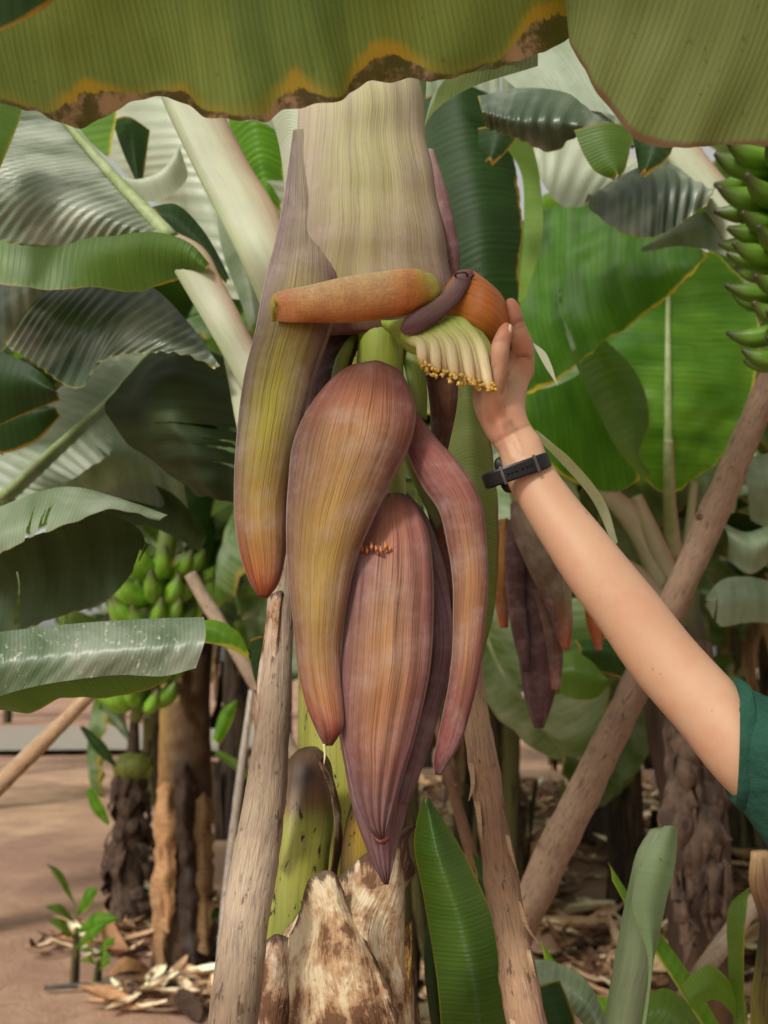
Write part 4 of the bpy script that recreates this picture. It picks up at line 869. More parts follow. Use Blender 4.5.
o = hornobj('front_bract', [(380, 497, 404, 496, .995, bu2, bu2, bu1), (366, 512, 418, 510, .975, (150, 92, 80), (164, 104, 88), (146, 86, 78)), (356, 540, 428, 535, .965, (142, 90, 84), (160, 104, 86), (144, 84, 78)), (349, 575, 432, 570, .958, (130, 88, 88), (152, 106, 88), (138, 84, 80)),
    (344, 615, 434, 610, .953, (126, 88, 90), (158, 114, 84), (136, 84, 84)), (341, 655, 432, 650, .95, (126, 86, 88), (164, 118, 82), (136, 84, 84)), (339, 695, 426, 692, .948, (126, 86, 90), (166, 116, 82), (132, 84, 88)), (341, 735, 416, 735, .95, (124, 84, 88), (162, 110, 84), (128, 86, 92)),
    (348, 772, 405, 772, .952, (120, 82, 86), (150, 102, 88), (126, 88, 94)), (357, 805, 396, 805, .955, (118, 84, 90), (138, 100, 98), (124, 90, 96)), (369, 830, 388, 828, .958, (118, 82, 84), (124, 84, 84), (116, 80, 84)), (378, 840, 385, 838, .96, (90, 40, 32), (96, 44, 36), (90, 40, 32))],
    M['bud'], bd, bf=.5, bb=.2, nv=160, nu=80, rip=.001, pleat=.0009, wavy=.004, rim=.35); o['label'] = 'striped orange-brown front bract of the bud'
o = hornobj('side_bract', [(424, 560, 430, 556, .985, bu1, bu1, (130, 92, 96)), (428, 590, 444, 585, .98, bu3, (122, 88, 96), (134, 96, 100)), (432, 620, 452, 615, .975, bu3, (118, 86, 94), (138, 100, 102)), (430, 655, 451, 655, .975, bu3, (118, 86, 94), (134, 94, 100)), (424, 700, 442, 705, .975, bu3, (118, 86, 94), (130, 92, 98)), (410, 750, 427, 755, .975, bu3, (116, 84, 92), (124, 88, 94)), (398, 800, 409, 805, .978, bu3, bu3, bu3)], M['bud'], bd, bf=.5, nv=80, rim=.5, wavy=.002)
ps = []
for i in range(9):
    x = 362+i*4.6; y = 549+2*math.sin(i*2.1); ps.append(ptube([(x, y-3-(i % 3), .942+.0006*abs(i-4)**2, 1.0), (x+.5, y, .938+.0006*abs(i-4)**2, 1.5), (x, y+4, .942+.0006*abs(i-4)**2, .7)], col=[C(190, 120, 70)]*3, sides=6))
part('floret_scars', cat(ps), M['floret'], bd)
# small dark notch at the front bract tip
part('tip_scar', ptube([(374, 838, .944, 2), (381, 842, .942, 3), (389, 838, .944, 2)], col=[C(86, 36, 30)]*3, sides=8, bumpy=.4, bs=300), M['floret'], bd)

# rolled bract lying across
og, orr, orl = (160, 160, 76), (206, 162, 112), (218, 186, 144)  # palest orange is a highlight painted along the roll's top edge
o = hornobj('rolled_bract', [(277, 294, 274, 320, .955, (150, 150, 56), (168, 158, 66), (150, 140, 56), 1., 1.), (282, 292, 280, 321, .952, orr, (190, 136, 74), orr, 1., 1.), (310, 286, 309, 322, .948, orl, orr, (180, 112, 66), 1., 1.), (345, 278, 346, 322, .946, orl, orr, (182, 116, 66), 1., 1.), (380, 273, 384, 318, .948, orl, orr, (174, 102, 54), 1., 1.),
    (408, 270, 414, 312, .952, (204, 150, 96), (192, 130, 66), (176, 110, 56), 1., 1.), (418, 271, 428, 306, .955, (170, 160, 72), (176, 150, 66), (160, 130, 56), 1., 1.), (424, 274, 436, 303, .957, og, og, og, 1., 1.), (428, 277, 439, 300, .96, og, og, og, 1., .9)], M['roll'], fl, nv=120, nu=48); o['label'] = 'orange rolled bract lying crosswise with green cut ends'
V, Fc, U, K = ptube([(275.5, 295, .953, 2.0), (274, 308, .935, 2.0), (273.6, 320, .953, 2.0)], col=[C(150, 150, 60)]*3, sides=8); 
mk('cut_rim', V, Fc, M['floret'], o, U, {'col': K})
# curled bract held by the hand
o = hornobj('curled_bract', [(464, 272, 441, 312, .985, (112, 72, 50), (150, 84, 40), (150, 90, 40), .6, .8), (472, 271, 447, 321, .975, (140, 82, 44), (176, 106, 44), (170, 112, 46), .6, .8), (482, 277, 458, 327, .965, (158, 88, 44), (184, 108, 44), (172, 116, 44), .6, .8), (493, 287, 472, 335, .96, (160, 88, 44), (184, 108, 46), (170, 112, 44), .9, .8),
    (502, 299, 486, 342, .965, (158, 88, 44), (176, 104, 46), (160, 102, 42), .85, .8), (506, 312, 496, 345, .97, (146, 84, 44), (160, 92, 44), (150, 96, 42), .8, .8), (507, 324, 502, 342, .975, (140, 82, 44), (150, 90, 44), (140, 90, 42), .8, .8)], M['curl'], fl, nv=70, nu=48, wavy=.002)
o['label'] = 'glossy orange-brown curled bract pinched by the hand'
hornobj('fold', [(457, 271, 473, 271, .962, dpu, (100, 74, 76), dpu), (452, 281, 469, 284, .952, (130, 106, 102), (100, 70, 74), (84, 54, 58)), (443, 293, 460, 301, .946, (130, 106, 102), (108, 76, 80), (84, 54, 58)), (430, 303, 446, 315, .944, (120, 92, 90), (104, 72, 76), (80, 52, 56)), (414, 312, 430, 326, .944, (112, 82, 82), (96, 64, 70), (76, 48, 54)), (402, 322, 412, 334, .948, dpu, (90, 58, 64), dpu), (400, 329, 404, 334, .95, dpu, dpu, dpu)], M['curl'], o, nv=70, bf=.35, wavy=.005, rip=.001)
sp = []
for k in range(14):
    a = k*.62; r_ = 11-k*.65; sp.append((463+r_*math.cos(a), 275+r_*.42*math.sin(a), .951+.006*math.sin(a), 1.2))
V, Fc, U, K = ptube(sp, col=[C(70, 48, 46)]*14, sides=6, n=60); mk('spiral_edge', V, Fc, M['floret'], o, U, {'col': K})

# flower cluster (hand of florets)
ch = empty('floret_cluster', (0, 0, 0)); ch.parent = fl; ch.location = (0, 0, 0); WL[ch] = WL[fl]
gn, cm, cw = C(142, 164, 62), C(206, 202, 140), C(222, 204, 160)
hornobj('cluster_base', [(382, 320, 386, 330, 1.0, (120, 150, 50), (134, 160, 56), (120, 150, 50), .9, .9), (396, 320, 398, 341, .99, (140, 166, 58), (150, 172, 62), (130, 156, 56), .9, .9), (412, 318, 408, 352, .98, (150, 172, 62), (156, 176, 70), (136, 160, 60), .7, .7), (432, 316, 420, 354, .97, (150, 174, 64), (164, 180, 76), (170, 176, 100), .6, .6), (450, 318, 434, 350, .965, (150, 174, 64), (160, 178, 80), (176, 180, 110), .5, .5)], M['floret'], ch, nv=40)
ends = [(424, 364), (430, 368), (438, 371), (447, 373), (456, 377), (464, 379), (472, 381), (481, 385), (490, 388)]
r = random.Random(5)
for k, (ex, ey) in enumerate(ends):
    t = k/8; sx, sy = 408+50*t, 338-16*t; d0, d1 = .955-.006*t, .94-.004*t+.008*(k % 2)
    mx, my = (sx+ex)/2+5, (sy+ey)/2-6-4*t
    gc = [C(146, 168, 62), C(152, 174, 70), C(196, 196, 130), C(222, 208, 168), C(214, 184, 120)]
    fo = part('floret', ptube([(sx-4, sy-2, d0+.01, 5), (sx+4, sy+2, d0, 6.5), (mx, my, (d0+d1)/2-.004, 6.2), (ex-2, ey-6, d1, 5), (ex, ey, d1, 3.6)], col=gc, sides=12, n=26, bumpy=.08, bs=120), M['floret'], ch)
    cl = []
    for q in range(7):
        cx, cy = ex+r.uniform(-4.5, 4.5), ey+r.uniform(-3.5, 5); a = r.uniform(0, 6)
        cl.append(ptube([(cx, cy, d1-.004, 1.6), (cx+2.4*math.cos(a), cy+2.4*math.sin(a), d1-.008, 1.9), (cx+3.6*math.cos(a+.9), cy+3.4*math.sin(a+.9), d1-.006, .9)], sides=7, n=7, bumpy=.35, bs=500, seed=q))
    V, Fc, U, _ = cat(cl); mk('dry_tip', V, Fc, M['crust'], fo, U)
for k in range(6):   # second, greener row behind, going under the curled bract
    t = k/5; part('floret', ptube([(440+8*t, 322, .965, 6), (458+10*t, 324+4*t, .955, 7.5), (474+10*t, 338+8*t, .951, 7.5), (483+10*t, 360+8*t, .95, 6), (486+8*t, 376+6*t, .952, 4)][:5], col=[C(140, 166, 58), C(146, 172, 62), C(150, 174, 66), C(190, 192, 120), C(214, 190, 126)], sides=12, n=24), M['floret'], ch)

# ================================================================== wooden poles
def pole(label, pts, seed, cols=((146, 130, 112), (162, 146, 128), (126, 108, 92)), bumpy=.10, knots=3, peel=0, group='wooden propping poles'):
    r = random.Random(seed); n = len(pts)
    V, Fc, U, K = ptube(pts, col=[C(*cols[i % 3], GK) for i in range(n)], sides=28, n=90, bumpy=bumpy, bs=22, seed=seed)
    parts = [(V, Fc, U, K)]
    o = mk('pole', *cat(parts)[:2], M['wood'], None, cat(parts)[2], {'col': cat(parts)[3]}); meta(o, label, 'wooden pole', None)
    ks = []
    for q in range(knots):
        t = r.uniform(.15, .8); i = min(n-2, int(t*(n-1))); f = t*(n-1)-i
        a, b = np.array(pts[i], float), np.array(pts[i+1], float); c = a*(1-f)+b*f; s_ = r.choice((-1, 1)); rp = c[3]
        ks.append(ptube([(c[0]+s_*rp*.5, c[1], c[2]-.008, rp*.34), (c[0]+s_*rp*.92, c[1]-rp*.1, c[2]-.012, rp*.24), (c[0]+s_*rp*1.04, c[1]-rp*.15, c[2]-.012, rp*.1)], col=[C(120, 96, 80), C(104, 80, 66), C(84, 64, 52)], sides=10, n=10, bumpy=.3, bs=90))
    for V, Fc, U, K in ks: mk('knot', V, Fc, M['wood'], o, U, {'col': K})
    for q in range(peel):
        t = r.uniform(.1, .9); i = min(n-2, int(t*(n-1))); f = t*(n-1)-i
        a, b = np.array(pts[i], float), np.array(pts[i+1], float); c = a*(1-f)+b*f; s_ = r.choice((-1, 1)); rp = c[3]; L = r.uniform(18, 60)
        dx = (b-a)/np.linalg.norm((b-a)[:2]); p0 = c[:2]+s_*np.array((rp*.8, 0)); p1 = p0+dx[:2]*L*.6+np.array((s_*r.uniform(0, 5), 0)); p2 = p0+dx[:2]*L+np.array((s_*r.uniform(2, 14), 0))
        V, Fc, U, E = loft([[(p0[0]-3, p0[1], c[2]-.01), (p1[0]-2, p1[1], c[2]-.014), (p2[0], p2[1], c[2]-.012)], [(p0[0]+3, p0[1]+2, c[2]-.014), (p1[0]+2, p1[1], c[2]-.018), (p2[0]+1, p2[1], c[2]-.012)]], 1, nu=18, nv=4, ripple=.001)
        mk('bark_strip', V, Fc, M['wood'], o, U, {'col': np.tile(np.array(C(176, 152, 126, GK)), (len(V), 1))})
    return o
pole('thick grey-brown pole leaning up behind the lowest left bract', [(286, 560, 1.12, 12), (279, 640, 1.09, 14), (273, 720, 1.06, 17), (266, 790, 1.03, 21), (255, 860, 1.0, 22), (243, 940, .97, 23), (232, 1024, .94, 24), (150, 1560, .80, 27)], 1, knots=0)
pole('barky peeling pole rising to the right bract tip', [(444, 560, 1.20, 11), (464, 640, 1.18, 12), (474, 700, 1.17, 13), (484, 770, 1.15, 15), (494, 830, 1.14, 15), (503, 890, 1.13, 16), (514, 950, 1.12, 17), (528, 1024, 1.11, 18), (600, 1500, 1.05, 20)], 2, cols=((158, 128, 106), (140, 110, 90), (170, 142, 116)), bumpy=.2, knots=0, peel=7)
pole('long diagonal pole crossing behind the forearm at the right', [(868, 150, 1.95, 14), (790, 340, 1.98, 14), (745, 440, 2.0, 14), (700, 545, 2.03, 14.5), (650, 655, 2.06, 15), (600, 760, 2.09, 16), (560, 840, 2.12, 17), (530, 905, 2.14, 17), (440, 1110, 2.3, 18), (395, 1300, 2.4, 18)], 3, cols=((138, 116, 98), (122, 100, 84), (146, 124, 106)), bumpy=.14, knots=2)
pole('paired slanting stick at the left border, upper one', [(95, 690, 3.1, 4), (40, 740, 3.05, 5), (-30, 812, 3.0, 6), (-300, 1090, 2.8, 6)], 4, knots=1)
pole('paired slanting stick at the left border, lower thicker one', [(98, 686, 3.0, 6), (48, 738, 2.95, 7), (-20, 806, 2.9, 8), (-300, 1100, 2.7, 8)], 5, cols=((176, 148, 118), (160, 132, 104), (180, 152, 124)), knots=1)
pole('thin dusty pole slanting above the left banana bunch', [(190, 574, 3.3, 6), (205, 600, 3.3, 7), (230, 640, 3.3, 7), (270, 710, 3.25, 7), (330, 830, 3.2, 7), (430, 1130, 3.1, 7)], 6, knots=1)
pole('slender pale stick upright between the left trunk and the thick pole', [(252, 690, 3.4, 3), (240, 780, 3.4, 4), (226, 900, 3.4, 4.5), (218, 1015, 3.4, 5), (215, 1080, 3.4, 5)], 7, knots=0, cols=((176, 170, 160), (150, 142, 132), (168, 160, 150)))
pole('thin stick leaning behind the barky pole', [(430, 690, 2.6, 4), (448, 770, 2.6, 5), (470, 850, 2.6, 6), (500, 960, 2.6, 6), (540, 1180, 2.6, 6)], 8, knots=1, cols=((112, 84, 64), (96, 72, 56), (120, 92, 70)))
pole('low stick slanting out of the litter at the lower right', [(768, 885, 2.6, 8), (730, 935, 2.55, 9), (700, 975, 2.5, 9), (660, 1040, 2.45, 9)], 9, knots=1)

# ================================================================== banana bunches
def banana(p0, dirv, L, r0, up=(0, 0, 1), bend=.9, seed=0, cols=((70, 98, 30), (84, 120, 34), (88, 122, 38), (50, 44, 28))):
    """curved five-sided finger from p0 heading dirv bending towards up"""
    p0 = np.array(p0, float); d_ = np.array(dirv, float); d_ /= np.linalg.norm(d_); u = np.array(up, float)
    pts, p = [], p0.copy()
    for i in range(7):
        pts.append(p.copy()); p = p+d_*L/6; d_ = d_+u*bend/6; d_ /= np.linalg.norm(d_)
    rad = [r0*.35, r0*.8, r0, r0*1.02, r0*.95, r0*.6, r0*.22]
    cc = [C(*cols[0], GK), C(*cols[1], GK), C(*cols[1], GK), C(*cols[2], GK), C(*cols[2], GK), C(*cols[1], GK), C(*cols[3], GK)]
    V, Fc, U, K = tube(pts, rad, sides=15, n=26, col=cc)
    # five soft ridges
    q = spl(np.c_[np.array(pts), np.array(rad)], 26)
    for i in range(26):
        for j in range(15): V[i*15+j] = q[i, :3]+(V[i*15+j]-q[i, :3])*(1+.07*math.cos(5*2*PI*j/15+seed))
    return V, Fc, U, K
def bunch(label, top, bot, tiers, L, r0, seed, per=9, g=1., dz=(-.75, -.35), bd=(1., 1.5)):
    top, bot = np.array(top, float), np.array(bot, float)
    t = empty('banana_bunch', tuple(top), label, 'banana bunch')
    V, Fc, U, K = tube([top+(top-bot)*.25, top, (top+bot)/2, bot], [r0*1.1, r0*1.1, r0*.9, r0*.6], sides=12, col=[C(96, 116, 50, GK)]*4); mk('stalk', V, Fc, M['floret'], t, U, {'col': K})
    r = random.Random(seed)
    for k in range(tiers):
        f = (k+.3)/tiers; c = top*(1-f)+bot*f; rr_ = 1-.25*f
        for j in range(per):
            a = 2*PI*(j+.5*(k % 2))/per+r.uniform(-.12, .12); dr = np.array((math.cos(a), math.sin(a), r.uniform(*dz)))
            p0 = c+np.array((math.cos(a), math.sin(a), 0))*r0*1.2+np.array((0, 0, r.uniform(-.4, .4)*r0))
            V, Fc, U, K = banana(p0, dr, L*rr_*r.uniform(.88, 1.1), r0*rr_*r.uniform(.92, 1.05), bend=r.uniform(*bd), seed=r.uniform(0, 6)); K = np.clip(K*g*r.uniform(.85, 1.12), 0, 1)
            mk('banana', V, Fc, M['banana'], t, U, {'col': K})
    return t
bunch('green banana bunch cut off by the right border', P(790, 150, 1.75), P(812, 372, 1.75), 7, .125, .0185, 11, per=12, g=1.25)
bunch('distant green banana bunch under the dark tent leaf at the left', P(163, 565, 5.2), P(136, 722, 5.2), 6, .22, .040, 12, per=10, g=1.9, dz=(-.3, .1), bd=(1.6, 2.4))

# ================================================================== left plant with shaggy trunk
b0 = G(186, 962); bd_ = b0[1]
lp = empty('banana_plant', tuple(b0), 'brown-stemmed banana plant standing just behind the left banana bunch', 'banana plant')
bb_, by_, bk_ = (84, 60, 40), (156, 128, 72), (44, 32, 26)
hornobj('pseudostem', [(172, 560, 214, 560, bd_, bb_, (110, 92, 50), bk_), (164, 640, 212, 640, bd_, (140, 128, 66), bb_, bk_), (160, 720, 210, 720, bd_, by_, bb_, bb_), (158, 790, 212, 790, bd_, (150, 112, 72), bk_, bb_), (156, 850, 212, 850, bd_, (140, 100, 66), bk_, (96, 80, 44)), (155, 910, 214, 910, bd_, (150, 112, 80), bb_, bk_), (150, 975, 218, 975, bd_, bb_, bk_, bb_)], M['husk'], lp, nv=90, bf=.9, bb=.9, wavy=.02)
for k, (x, y0, y1, wd, cc) in enumerate([(166, 790, 930, 10, (170, 130, 92)), (184, 770, 860, 9, (60, 44, 36)), (204, 800, 950, 9, (110, 84, 54)), (190, 850, 965, 10, (52, 38, 32)), (160, 850, 968, 8, (156, 120, 88)), (176, 640, 700, 8, (120, 96, 60))]):
    V, Fc, U, E = loft([[(x-wd, y0, bd_-.14), (x-wd*1.1, (y0+y1)/2, bd_-.17), (x-wd*.6, y1, bd_-.2)], [(x, y0-8, bd_-.18), (x, (y0+y1)/2, bd_-.21), (x+3, y1+4, bd_-.22)], [(x+wd, y0, bd_-.14), (x+wd, (y0+y1)/2, bd_-.17), (x+wd*.7, y1, bd_-.2)]], 1, nu=30, nv=9, ripple=.03, edgew=.03, seed=k)
    mk('dry_sheath', V, Fc, M['husk'], lp, U, {'col': np.tile(np.array(C(*cc, GK)), (len(V), 1))})
for k in range(9):
    if math.sin(k*2.4+1.) < -.15: continue
    o = bpy.data.objects.new('banana_leaf', LEAFM[k % 6]); link(o, lp); o.scale = (.9,)*3; o.location = (.0, .0, 2.05-.03*k); o.rotation_euler = (.1*math.sin(k*3), .15*math.cos(k*2), k*2.4+1.)
# shaggy hanging stump
sb = G(128, 925); sd_ = sb[1]
st = empty('banana_stump', tuple(sb), 'shaggy dark stump wrapped in curled dry scales under the left bunch', 'stump')
V, Fc, U, _ = tube([P(128, 930, sd_), P(128, 870, sd_), P(131, 820, sd_), P(133, 775, sd_), P(134, 730, sd_), P(136, 690, sd_)], [.10, .10, .085, .06, .03, .025], sides=14, n=30, bumpy=.2, bs=8)
mk('core', V, Fc, M['fibre'], st, U)
r = random.Random(8); ps = []
for k in range(90):
    f = r.random(); a = r.uniform(0, 2*PI); y = 775+150*f; c = P(130, y, sd_); rad = .06+.06*min(1, f*1.6); w_ = r.uniform(.03, .06); L = r.uniform(.08, .18); gq, uq = [], []
    for i in range(6):
        t = i/5
        for j in range(4):
            q = j/3-.5; aa = a+q*w_/rad*(1-t*.6)*1.5; ro = rad+.05*math.sin(t*2.6)+.012*r.random()
            gq.append(c+np.array((math.cos(aa)*ro, math.sin(aa)*ro, .04-L*t))); uq.append((q, t))
    ps.append((np.array(gq), gridfaces(6, 4), np.array(uq), None))
V, Fc, U, _ = cat(ps); mk('dry_scales', V, Fc, M['fibre'], st, U)
V, Fc, U, K = ptube([(118, 772, sd_, 10), (134, 766, sd_-.03, 15), (150, 772, sd_, 10)], col=[C(120, 130, 60)]*3, bumpy=.3, bs=30); mk('cut_top', V, Fc, M['stem'], st, U, {'col': K})

# second hanging flower, right background
f2 = empty('banana_flower', tuple(P(540, 480, 1.8)), 'smaller brown-purple banana flower hanging behind the forearm', 'banana flower')
d2 = 1.8; b1, b2, b3 = (98, 66, 70), (112, 84, 72), (82, 54, 60)
V, Fc, U, K = ptube([(488, 330, d2+.1, 16), (500, 400, d2+.07, 15), (512, 450, d2+.05, 14), (524, 500, d2+.04, 13), (532, 560, d2+.03, 12)], col=[C(110, 124, 60)]*4); mk('flower_stalk', V, Fc, M['floret'], f2, U, {'col': K})
hornobj('bud', [(522, 540, 548, 540, d2, b3, b1, b3), (514, 580, 560, 580, d2, b3, b1, b3), (515, 630, 562, 630, d2, b3, b1, b3), (520, 670, 560, 670, d2, b3, (104, 70, 80), b3), (526, 705, 552, 705, d2, b3, b1, b3), (534, 728, 544, 728, d2, b1, b1, b1)], M['bud'], f2, nv=60, bf=.8, bb=.8, pleat=.0008)
hornobj('bract', [(510, 505, 528, 500, d2-.04, b2, b2, b2), (512, 530, 548, 520, d2-.07, b2, (122, 104, 84), b1), (526, 565, 566, 550, d2-.085, (120, 100, 86), (112, 94, 72), b1), (545, 605, 572, 600, d2-.085, b1, (120, 90, 66), (150, 140, 110)), (556, 635, 572, 635, d2-.08, b1, (158, 84, 50), (140, 80, 56)), (563, 650, 569, 650, d2-.08, (180, 84, 50), (180, 84, 50), (160, 70, 50))], M['bract'], f2, nv=60)
hornobj('bract', [(508, 520, 522, 520, d2-.02, b1, b2, b1), (505, 560, 524, 560, d2-.03, b1, b1, b3), (508, 610, 526, 610, d2-.03, b1, (96, 60, 64), b3), (516, 650, 530, 650, d2-.03, b3, b1, b3), (522, 672, 530, 672, d2-.03, b3, b3, b3)], M['bract'], f2, nv=50)
hornobj('bract', [(532, 590, 546, 588, d2-.05, b1, b2, b1), (542, 625, 558, 620, d2-.055, b2, (118, 84, 72), b1), (548, 660, 563, 658, d2-.05, b1, (112, 74, 70), b1), (552, 690, 560, 690, d2-.05, (140, 80, 56), (150, 84, 56), b1)], M['bract'], f2, nv=50)
o = hornobj('bract', [(498, 520, 508, 518, d2+.05, (120, 84, 40), (150, 100, 40), (90, 64, 40)), (495, 560, 510, 560, d2+.05, (140, 92, 36), (168, 108, 40), (90, 64, 40)), (494, 600, 510, 600, d2+.05, (140, 88, 36), (160, 98, 40), b1), (500, 628, 508, 628, d2+.05, (190, 96, 60), (200, 104, 66), b1)], M['bract'], f2, nv=50)
o['label'] = 'ochre bract at the left of the distant flower'
hornobj('bract', [(584, 560, 592, 560, d2+.05, b1, b2, b1), (584, 600, 600, 600, d2+.05, (150, 84, 36), (170, 100, 44), b1), (588, 630, 604, 630, d2+.05, (176, 92, 40), (186, 104, 50), b1), (596, 650, 602, 650, d2+.05, (190, 84, 40), (200, 90, 44), (150, 70, 40))], M['bract'], f2, nv=50)

# crown of the plant at the right
tp_ = P(668, 590, 2.95); rp = empty('banana_plant', (tp_[0]+.05, 2.98, 0), 'banana plant with a fan of pale stalks behind the leaning pole', 'banana plant')
hornobj('pseudostem', [(640, 560, 690, 560, 2.95, (110, 122, 66), (140, 150, 90), (100, 110, 60)), (636, 620, 702, 620, 2.97, (80, 84, 46), (100, 100, 60), bk_), (645, 720, 715, 720, 2.98, bk_, (64, 50, 36), bk_), (665, 830, 728, 830, 2.98, bk_, (50, 38, 30), bk_), (668, 1000, 735, 1000, 2.98, bk_, bb_, bk_), (665, 1280, 745, 1280, 2.98, bk_, bb_, bk_)], M['stem'], rp, nv=80, bf=.9, bb=.9, wavy=.012)
for pts in ([(560, 470, 568, 462, 2.5), (600, 500, 612, 486, 2.6), (634, 545, 650, 525, 2.8), (655, 600, 672, 580, 2.92)], [(664, 440, 673, 440, 2.66), (664, 500, 676, 500, 2.75), (662, 560, 684, 560, 2.9)], [(630, 500, 642, 494, 2.7), (645, 540, 660, 530, 2.8), (658, 580, 680, 572, 2.9)], [(690, 480, 698, 482, 2.8), (684, 530, 694, 535, 2.85), (672, 590, 690, 590, 2.92)], [(600, 560, 604, 550, 2.7), (630, 580, 640, 566, 2.8), (655, 612, 672, 600, 2.9)]):
    stalk(pts, parent=rp)
for k in range(9):
    V, Fc, U, E = loft([[(668+k*5, 640+40*(k % 3), 2.86), (664+k*6, 780+10*(k % 2), 2.82), (668+k*6, 900+22*(k % 4), 2.80)], [(682+k*5, 645+40*(k % 3), 2.86), (682+k*6, 790+10*(k % 2), 2.81), (684+k*6, 900+24*(k % 3), 2.80)]], 1, nu=40, nv=10, ripple=.045, edgew=.03, seed=k, bulge=.015)
    mk('dry_leaf', V, Fc, M['fibre'], rp, U)

# ================================================================== lower right suckers
def sprout(label, base, leaves, group=None):
    t = empty('young_banana_plant', base, label, 'young banana plant', group)
    for name, fn in leaves: fn(t)
    return t
s1 = empty('young_banana_plant', tuple(G(470, 1330)*np.array((1, 1, 0))), 'young plant with one tall smooth green leaf right of the cream stump', 'young banana plant')
leaf(None, [[(424, 792, 1.28), (414, 840, 1.27), (424, 900, 1.25), (438, 990, 1.22), (446, 1160, 1.2)], [(426, 800, 1.25), (440, 860, 1.22), (462, 930, 1.2), (478, 1000, 1.18), (486, 1160, 1.17)], [(428, 796, 1.28), (462, 850, 1.26), (494, 920, 1.23), (512, 1000, 1.22), (520, 1160, 1.2)]], 1.2, M['green'], parent=s1, mid=1, nu=120, seed=80, ends=True,
     rib=[(426, 800, 1.255, 1.2), (440, 860, 1.225, 1.6), (462, 930, 1.205, 2), (478, 1000, 1.185, 2.4), (486, 1160, 1.175, 4)])
leaf('darker leaf behind', [[(470, 850, 1.45), (500, 880, 1.42), (530, 960, 1.4), (545, 1100, 1.38)], [(480, 900, 1.42), (500, 960, 1.4), (512, 1040, 1.38), (520, 1120, 1.36)]], 1.4, M['darkg'], parent=s1, seed=81, bulge=.02)
leaf(None, [[(430, 900, 1.4), (424, 960, 1.38), (436, 1060, 1.36)], [(446, 930, 1.38), (450, 1000, 1.36), (452, 1080, 1.35)]], 1.4, M['darkg'], parent=s1, seed=82, bulge=.01)
V, Fc, U, _ = ptube([(484, 1120, 1.19, 8), (490, 1330, 1.3, 14), (492, 1500, 1.33, 16)]); mk('stem', V, Fc, M['rib'], s1, U)
s2 = empty('young_banana_plant', tuple(G(610, 1250)*np.array((1, 1, 0))), 'young plant with a pale furled leaf standing like a scroll, lower right', 'young banana plant')
fu = (146, 162, 130)
o = hornobj('furled_leaf', [(650, 830, 677, 827, 1.3, fu, fu, fu), (638, 850, 675, 850, 1.3, fu, (156, 170, 140), fu), (630, 880, 669, 885, 1.3, (120, 142, 104), fu, (160, 172, 146)), (620, 930, 659, 935, 1.3, (120, 140, 104), fu, (156, 168, 140)), (611, 980, 648, 985, 1.3, (120, 140, 104), fu, (150, 164, 134)), (602, 1040, 636, 1040, 1.3, (120, 140, 104), fu, fu), (590, 1300, 610, 1300, 1.32, fu, fu, fu), (588, 1420, 612, 1420, 1.32, fu, fu, fu)], M['furl'] if 'furl' in M else vcol_mat('furled_leaf_mat', across=60, along=5, contrast=.2, rough=.42, bumpk=.25, bloom=.0), s2, bf=.75, bb=.75, nv=80)
V, Fc, U, E = loft([[(664, 826, 1.27), (640, 866, 1.262), (632, 905, 1.26), (648, 960, 1.26), (640, 1040, 1.262)], [(678, 828, 1.285), (675, 866, 1.272), (664, 910, 1.27), (653, 965, 1.27), (644, 1040, 1.27)]], 1.26, nu=80, nv=10, bulge=.008)
mk('outer_wrap', V, Fc, leaf_mat('furled_wrap_mat', (134, 154, 116), (120, 144, 104), trans=.2, stripe=.2, rough=.5, vein=9.), o, U, {'edge': E})
s3 = empty('young_banana_plant', tuple(G(735, 1180)*np.array((1, 1, 0))), 'young plant with narrow upright leaves in the lower right corner', 'young banana plant')
leaf(None, [[(748, 888, 1.5), (730, 905, 1.5), (728, 960, 1.5), (738, 1060, 1.5)], [(749, 890, 1.48), (745, 930, 1.46), (744, 980, 1.47), (748, 1060, 1.48)]], 1.5, M['green'], parent=s3, seed=84, bulge=.008)
leaf(None, [[(608, 862, 1.7), (640, 910, 1.66), (680, 960, 1.6), (740, 1060, 1.55)], [(612, 880, 1.68), (640, 930, 1.64), (676, 985, 1.58), (730, 1070, 1.54)]], 1.6, M['vivid2'], parent=s3, seed=85, bulge=.008, nv=10)
leaf(None, [[(680, 985, 1.5), (710, 965, 1.5), (745, 1000, 1.5)], [(690, 1010, 1.48), (715, 1000, 1.48), (745, 1030, 1.5)]], 1.5, M['lime'], parent=s3, seed=86, bulge=.01, nv=10)
V, Fc, U, _ = ptube([(745, 1050, 1.5, 5), (742, 1180, 1.55, 9), (740, 1300, 1.6, 10)]); mk('stem', V, Fc, M['rib'], s3, U)
s4 = empty('young_banana_plant', tuple(G(570, 1180)*np.array((1, 1, 0))), 'low young plant with broad arching leaves at the bottom edge', 'young banana plant')
leaf(None, [[(520, 960, 1.75), (555, 962, 1.7), (590, 985, 1.65), (612, 1040, 1.6)], [(526, 985, 1.7), (555, 1000, 1.65), (580, 1020, 1.62), (600, 1050, 1.6)]], 1.7, M['grey'], parent=s4, seed=87, bulge=.015, pleat=.001)
leaf(None, [[(640, 1000, 1.7), (665, 988, 1.68), (690, 1005, 1.66), (710, 1040, 1.64)], [(620, 1040, 1.66), (655, 1030, 1.64), (680, 1040, 1.62), (700, 1060, 1.62)]], 1.7, M['green'], parent=s4, seed=88, bulge=.015, pleat=.001)
leaf(None, [[(520, 990, 1.62), (540, 1030, 1.6), (560, 1080, 1.58)], [(560, 980, 1.6), (575, 1020, 1.58), (580, 1080, 1.56)]], 1.6, M['darkg'], parent=s4, seed=89, bulge=.015)
